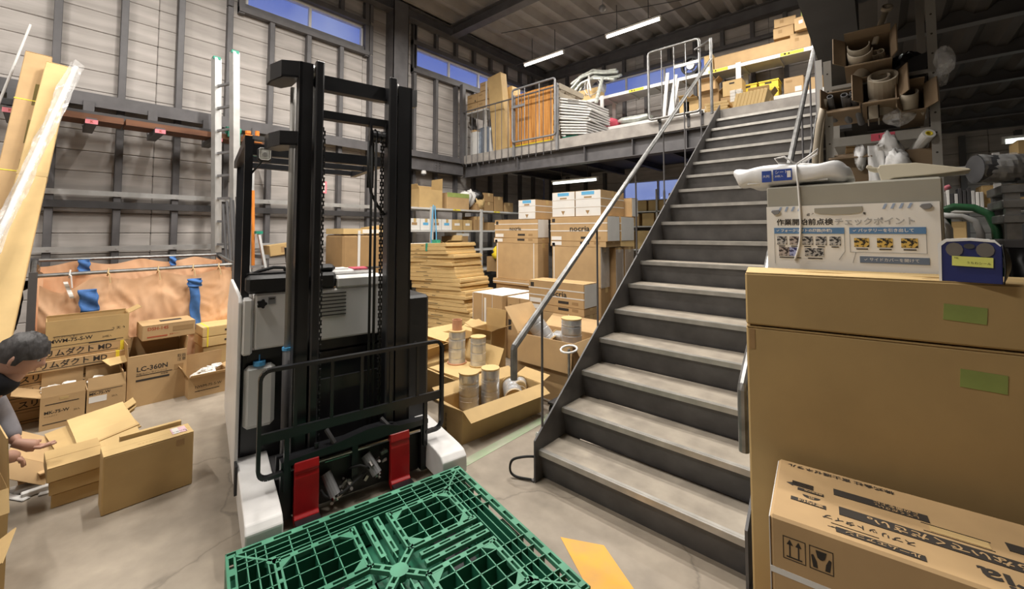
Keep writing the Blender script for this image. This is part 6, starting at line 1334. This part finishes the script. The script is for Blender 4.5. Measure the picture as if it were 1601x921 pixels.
q = random.Random(9)
for k in range(13):
    z = .03+.035*(k % 5)+.02*(k//5); y = -.13+.06*(k % 4); e = .5+q.uniform(-.08, .08); pts = [(-.42+q.uniform(-.06, .1), y-.02, z-.10 if k % 3 == 0 else z), (-.22, y, z+.10), (.05, y, z+.13+.02*(k % 3)), (.30, y, z+.06), (e, y, z+.02+q.uniform(-.03, .03))]
    fine = []
    for i in range(len(pts)-1):
        for j in range(6): fine.append(tuple(Vector(pts[i]).lerp(Vector(pts[i+1]), j/6)))
    fine.append(pts[-1]); b = MB(); b.tube(fine, [.027 if i % 2 else .023 for i in range(len(fine))], 7); b.build('hose', 'silver_hose', hb)
b = MB(); fine = [tuple(Vector((.30, -.22, .10)).lerp(Vector((.18, -.26, -.38)), i/16)) for i in range(17)]; b.tube(fine, [.036 if i % 2 else .030 for i in range(17)], 8); b.build('hose', 'silver_hose', hb)
b = MB(); b.ring((-.02, 0, .0), (.0, 0, .0), .24, .22, 14); b.ring((.02, -.13, .02), (.02, .12, .02), .18, .17, 10); b.tube([(.0, -.2, .20), (.03, -.24, .05), (.05, -.22, -.10), (.02, -.2, -.04)], .018, 6); b.build('tie_strap', 'plastic_white', hb)
for k, (x, w_) in enumerate(((-5.12, .20), (-4.80, .20), (-4.98, .16))):
    b = MB(); b.blob((0, 0, .135), (w_, .18, .11), 14, seed=k+2, amp=.2); o = b.build('cloth_bundle', 'crimson', smooth=True); o.location = (x, 9.12+.05*k, DZ+.722+.04*(k == 2)); tag(o, ['left', 'right', 'upper'][k]+' pink red cloth bundle on the lower mezzanine shelf', 'cloth', 'pink cloth bundles')
b = MB(); b.blob((0, 0, .11), (.40, .18, .09), 18, seed=8, amp=.18); o = b.build('sheet_bundle', 'silver_hose', smooth=True); o.location = (-4.2, 9.14, DZ+.722); tag(o, 'pale crumpled sheet lying right of the pink bundles', 'sheet')
b = MB(); b.box(-4.55, 9.2, DZ+.722, -4.1, 9.4, DZ+.80); tag(b.build('carton_slab', 'card_pale'), 'flat pale carton behind the crumpled sheet on the lower shelf', 'box')
for k, (x0, x1) in enumerate(((-3.42, -3.33), (-3.30, -3.16), (-3.24, -3.12))):
    b = MB(); b.bar((x0, 8.9, DZ+.70), (x1, 8.92+.02*k, DZ+1.66-.08*k), .07, .02, up=(0, 1, 0)); tag(b.build('white_bar', 'white_paint'), ['left', 'middle', 'right'][k]+' white flat bar leaning against the upper mezzanine shelf', 'bar', 'white bars')
fn = thing('wall_fan', 'black round fan with a pale hub at the end of the upper mezzanine shelf', 'fan', (-2.88, 9.05, DZ+1.52)); b = MB(); b.ring((0, -.05, .21), (0, .06, .21), .20, .155, 20); b.build('fan_guard', 'rubber', fn)
b = MB(); b.cyl((0, -.04, .21), (0, .05, .21), .075, n=14); b.build('fan_hub', 'alu', fn)
for k in range(5): b = MB(); a = k*1.2566; b.bar((0, 0, .21), (.15*math.cos(a), 0, .21+.15*math.sin(a)), .02, .03, up=(0, 1, 0)); b.build('fan_blade', 'steel_dark', fn)
b = MB(); b.box(-.1, -.08, 0, .1, .1, .02); b.build('fan_foot', 'steel_dark', fn)
t = carton('long tan carton on the upper mezzanine shelf, shelf end near the dark girder', (-1.72, 9.13, DZ+1.501), 0, (1.34, .36, .24), 'card_tan', None, 'long_carton', tape=False)
t = carton('second long tan carton behind the first on the upper mezzanine shelf', (-1.62, 9.45, DZ+1.501), 0, (1.34, .24, .30), 'card_tan', None, 'long_carton', tape=False)
t = carton('small tan carton with a label beside the fan on the upper mezzanine shelf', (-2.50, 9.10, DZ+1.501), 0, (.17, .3, .32), 'card_pale'); patch(t, .12, .08, '-y', (-.06, -.15, .04), 'paper')
GQ = 'cartons heaped by the girder'
for lab, x, y, z, s_, rz in (('lower tilted carton of the heap over the long carton', -.95, 9.12, 1.501, (.30, .34, .30), 4), ('carton with white labels at the right of the heap', -.84, 8.98, 1.801, (.30, .30, .24), -8), ('carton at the left of the heap on the long carton', -1.20, 9.13, 1.802, (.32, .3, .20), 2), ('open topped carton crowning the heap', -1.18, 9.12, 2.003, (.34, .30, .16), 6), ('pale green carton at the right of the heap top', -.82, 9.14, 2.042, (.2, .3, .18), 0)):
    t = carton(lab, (x, y, DZ+z), rz, s_, 'card_tan' if 'green' not in lab else 'tape_green', GQ); patch(t, .06, .06, '-y', (-.08, -s_[1]/2, s_[2]*.6), 'paper' if 'labels' in lab else 'card_brown', name='print_block')
for k, (x, z) in enumerate(((-1.45, 0), (-1.45, .165), (-1.80, .165), (-1.80, 0))):
    ck = thing('crate', ['lower right', 'upper right', 'upper left', 'lower left'][k]+' yellow plastic crate on the lower mezzanine shelf', 'crate', (x, 9.12, DZ+.722+z), 0, 'yellow crates')
    b = MB(); b.box(-.155, -.17, 0, .155, .17, .012); b.box(-.155, -.17, .012, .155, -.16, .15); b.box(-.155, .16, .012, .155, .17, .15); b.box(-.155, -.16, .012, -.145, .16, .15); b.box(.145, -.16, .012, .155, .16, .15); b.build('crate_body', 'yellow', ck)
    b = MB(); b.box(-.165, -.18, .135, .165, -.17, .157); b.box(-.165, .17, .135, .165, .18, .157); b.box(-.165, -.17, .135, -.155, .17, .157); b.box(.155, -.17, .135, .165, .17, .157); b.build('crate_rim', 'yellow', ck); patch(ck, .11, .03, '-y', (-.06, -.17, .105), 'ink', name='hand_hole'); patch(ck, .14, .03, '-y', (-.07, -.17, .05), 'label_yellow', name='print_block')
t = carton('carton with a white label right of the yellow crates', (-1.06, 9.12, DZ+.722), 0, (.30, .34, .29), 'card_tan', 'lower shelf cartons'); patch(t, .10, .09, '-y', (.02, -.17, .06), 'paper'); patch(t, .1, .04, '-y', (-.12, -.17, .22), 'card_brown', name='print_block')
carton('carton at the right end of the lower mezzanine shelf', (-.74, 9.12, DZ+.722), 0, (.22, .3, .22), 'card_tan', 'lower shelf cartons')
t = carton('carton with a hand slot above the paper packs', (-2.0, 8.80, DZ+.80), 0, (.34, .3, .30), 'card', 'lower shelf cartons'); patch(t, .09, .03, '-y', (-.05, -.15, .24), 'ink', name='hand_hole')
b = MB(); b.box(-2.2, 8.62, DZ, -1.6, 8.90, DZ+.78); tag(b.build('cardboard_box', 'card_brown'), 'brown carton standing before the lower shelf under the hand slot carton', 'box')
for k in range(4): open_carton(['lower open carton behind the galvanised corner post', 'upper open carton behind the galvanised corner post', 'open carton on the lower shelf behind the tall gate', 'pale open carton farthest from the corner post behind the tall gate'][k], ((-2.50, -2.55, -2.86, -3.0)[k], 9.1, DZ+(.722, 1.02, .722, .722)[k]), 0, ((.36, .3, .30), (.34, .3, .26), (.3, .3, .22), (.2, .3, .3))[k], ('card_brown', 'card_tan', 'card', 'card_pale')[k], (('-y', 60, .1), ('+x', 50, .1)), 'open cartons by the corner post')
pkx = 0
for k in range(9):
    b = MB(); b.rbox(0, -.14, 0, .045, .14, .30, .004); o = b.build('paper_pack', 'card_pale'); o.location = (-1.62+.047*k, 7.05, DZ+.002); o.rotation_euler = (0, R(14), 0); tag(o, ORD[k]+' paper pack from the left in the leaning row at the stair head', 'pack', 'paper packs in the leaning row')
for k in range(5):
    b = MB(); b.rbox(-.17, -.14, 0, .17, .14, .042, .004); o = b.build('paper_pack', 'card'); o.location = (-1.83+.02*(k % 2), 7.02, DZ+.001+.043*k); tag(o, ORD[k]+' flat paper pack from the bottom of the pile at the stair head', 'pack', 'paper packs in the flat pile')
for k in range(8):
    b = MB(); b.rbox(-.04, -.05, 0, .04, .05, .048, .004); o = b.build('small_box', 'card_white'); o.location = (-1.70+.09*(k % 2), 7.42, DZ+.30+.05*(k//2)); tag(o, ['left', 'right'][k % 2]+' small white box in the %s row above the paper packs' % ORD[k//2], 'box', 'small white boxes')
b = MB(); b.box(-1.8, 7.34, DZ, -1.5, 7.52, DZ+.30); tag(b.build('cardboard_box', 'card'), 'carton under the double column of small white boxes', 'box')
t = open_carton('open tilted carton right of the small white boxes', (-1.33, 7.55, DZ), 0, (.30, .28, .36), 'card', (('+x', 40, .1), ('-y', 30, .12)))
b = MB(); b.tube([(-1.98, 6.9, DZ+.2), (-1.95, 6.9, DZ+.05), (-1.88, 6.85, DZ+.02), (-1.80, 6.78, DZ+.02), (-1.74, 6.80, DZ+.05)], .02, 6); tag(b.build('rag', 'ivory', smooth=True), 'pale rag lying by the corner post at the stair head', 'rag')
sw = thing('junction_box', 'small white junction box with a dark eye on the back wall above the fan', 'box', (-2.76, 9.97, 5.85)); b = MB(); b.rbox(-.09, -.03, -.07, .09, .03, .07, .01); b.build('box_body', 'plastic_white', sw); b = MB(); b.cyl((.02, -.035, 0), (.02, -.03, 0), .025, n=10); b.build('lens', 'ink', sw)
cm = thing('camera', 'white dome camera on the wall girder above the shelving', 'camera', (-7.30, 5.40, 2.93)); b = MB(); b.cyl((0, 0, -.02), (0, 0, .0), .045, n=16); b.cyl((0, 0, -.07), (0, 0, -.02), .055, n=16); b.build('camera_body', 'plastic_white', cm); b = MB(); b.blob((0, 0, -.075), (.045, .045, .03), 14, amp=0); b.build('dome', 'steel_light', cm, smooth=True)
b = MB(); b.blob((0, 0, 0), (.07, .07, .07), 14, amp=.0); b.cyl((0, 0, .05), (0, 0, .45), .01, n=6); o = b.build('lamp_socket', 'steel_light', smooth=True); o.location = (-3.9, 7.1, 5.98); tag(o, 'round socket hanging from a thin rod between the two ceiling tubes', 'socket')

# ================================================================== crouching man at the left edge
pn = thing('person', 'man in a grey padded jacket with short dark hair crouching over flattened cartons', 'person', (-3.66, -.32, 0))
def skin(name, m_, verts, edges, rad, root_i=0, sub=2):
    me = bpy.data.meshes.new(name); me.from_pydata(verts, edges, []); me.materials.append(MAT[m_])
    o = bpy.data.objects.new(name, me); col.objects.link(o); o.parent = pn
    o.modifiers.new('skin', 'SKIN').use_smooth_shade = True
    for v_, r_ in zip(me.skin_vertices[0].data, rad): v_.radius = (r_, r_) if not isinstance(r_, tuple) else r_
    me.skin_vertices[0].data[root_i].use_root = True
    d = o.modifiers.new('sub', 'SUBSURF'); d.levels = sub; d.render_levels = sub
    return o
PEL, SP, CH, NB = (0, -.20, .40), (.01, -.10, .54), (.03, .06, .69), (.045, .18, .755)
SR, SLf = (.20, .10, .70), (-.14, .12, .70)
ER, EL, WR, WL_ = (.19, .10, .50), (-.20, .20, .50), (.10, .205, .41), (-.06, .27, .40)
skin('body', 'skin', [PEL, SP, CH, NB, (.05, .235, .80), (.052, .27, .86), SR, ER, WR, SLf, EL, WL_, (.10, -.18, .34), (.06, .20, .13), (.05, -.16, .07), (-.11, -.18, .34), (-.24, .18, .46), (-.23, .06, .09)],
     [(0,1),(1,2),(2,3),(3,4),(4,5),(2,6),(6,7),(7,8),(2,9),(9,10),(10,11),(0,12),(12,13),(13,14),(0,15),(15,16),(16,17)], [.07,.075,.08,.05,.048,.052,.04,.034,.026,.04,.034,.026,.055,.042,.032,.055,.042,.032])
skin('jacket', 'jacket', [(0, -.22, .42), SP, CH, (.045, .16, .745), SR, ER, (.115, .19, .425), SLf, EL, (-.085, .255, .41)], [(0,1),(1,2),(2,3),(2,4),(4,5),(5,6),(2,7),(7,8),(8,9)], [.145,.150,.150,.085,.085,.064,.046,.085,.064,.046], 1)
skin('collar', 'collar', [(.04, .15, .74), (.05, .215, .79), (.052, .24, .815)], [(0,1),(1,2)], [.078,.074,.066])
skin('trousers', 'trousers', [(0, -.20, .40), (.10, -.18, .34), (.06, .22, .12), (.05, -.14, .085), (-.11, -.18, .34), (-.24, .18, .46), (-.23, .08, .12)], [(0,1),(1,2),(2,3),(0,4),(4,5),(5,6)], [.13,.10,.075,.052,.10,.075,.052])
for x, y in ((.05, -.20), (-.23, .10)): b = MB(); b.rbox(x-.045, y-.12, 0, x+.045, y+.13, .075, .02); b.build('shoe', 'rubber', pn)
HM = Matrix.Translation((.055, .265, .915)) @ Matrix.Rotation(R(-12), 4, 'Z') @ Matrix.Rotation(R(-24), 4, 'X')
g = lambda x, z, cx, cz, s1, s2: math.exp(-((x-cx)/s1)**2-((z-cz)/s2)**2)
def headf(u, v):
    th, ph = math.pi*v, 2*math.pi*u
    x, y, z = math.sin(th)*math.cos(ph), math.sin(th)*math.sin(ph), math.cos(th)
    jaw = 1-.26*max(0, -z)**1.2
    X_, Y_, Z_ = .074*x*jaw, .094*y*(1-.16*max(0, -z)*(1 if y < 0 else .35)), .118*z
    if y > 0:
        Y_ += .024*g(X_, Z_, 0, -.022, .011, .022)+.008*g(X_, Z_, 0, .020, .045, .012)+.006*g(X_, Z_, 0, -.062, .02, .007)+.010*g(X_, Z_, 0, -.098, .02, .014)-.008*(g(X_, Z_, .03, .004, .014, .010)+g(X_, Z_, -.03, .004, .014, .010))
    return HM @ Vector((X_, Y_, Z_))
b = MB(); b.surf(headf, 48, 36, wrap=True)
for s_ in (-1, 1): b.blob((0, 0, 0), (.010, .020, .032), 10, seed=1, amp=.08, M=HM @ Matrix.Translation((s_*.074, -.008, -.012)))
b.build('head', 'skin', pn, smooth=True)
q = random.Random(4)
def hairf(u, v):
    ph = 2*math.pi*u; th = (.58 if math.sin(ph) < .25 else .40+.10*abs(math.cos(ph)))*math.pi*v; k = 1.09+.05*math.sin(23*ph+9*v)+q.uniform(-.03, .03)
    return HM @ Vector((.076*k*math.sin(th)*math.cos(ph), .098*k*math.sin(th)*math.sin(ph), .120*k*math.cos(th)))
b = MB(); b.surf(hairf, 44, 16, wrap=True); b.build('hair', 'hair', pn, smooth=True)
for s_ in (-1, 1):
    b = MB(); b.blob((0, 0, 0), (.011, .008, .008), 10, amp=0, M=HM @ Matrix.Translation((s_*.030, .079, .004))); b.build('eye', 'paper', pn, smooth=True)
    b = MB(); b.blob((0, 0, 0), (.005, .004, .005), 8, amp=0, M=HM @ Matrix.Translation((s_*.030, .086, .003))); b.build('iris', 'ink', pn, smooth=True)
    b = MB(); b.bar(HM @ Vector((s_*.016, .088, .020)), HM @ Vector((s_*.044, .080, .020)), .006, .005); b.build('eyebrow', 'hair', pn)
b = MB(); b.bar(HM @ Vector((-.018, .090, -.060)), HM @ Vector((.018, .090, -.060)), .004, .004); b.build('lips', 'copper', pn)
def hand(w_, d_, flip):
    w_ = Vector(w_); d = Vector(d_).normalized(); sd2 = Vector((1, 0, 0))-d*d.x; sd2.normalize(); n = d.cross(sd2)*flip
    b = MB(); b.tube([w_-d*.02, w_+d*.02, w_+d*.06, w_+d*.085], [.024, .028, .034, .026], 10)
    for k, (o_, L) in enumerate(((-.027, .068), (-.009, .078), (.009, .074), (.027, .058))):
        p = w_+d*.075+sd2*o_; b.tube([p, p+d*L*.5-n*.006, p+d*L*.8-n*.022, p+d*L-n*.036], [.010, .009, .0085, .007], 8)
    p = w_+d*.03-sd2*.028; b.tube([p, p+d*.025-sd2*.02-n*.008, p+d*.055-sd2*.024-n*.018], [.012, .010, .008], 8)
    b.build('hand', 'skin', pn, smooth=True)
hand(WR, (-.05, .09, -.06), -1); hand(WL_, (.02, .09, -.05), 1)
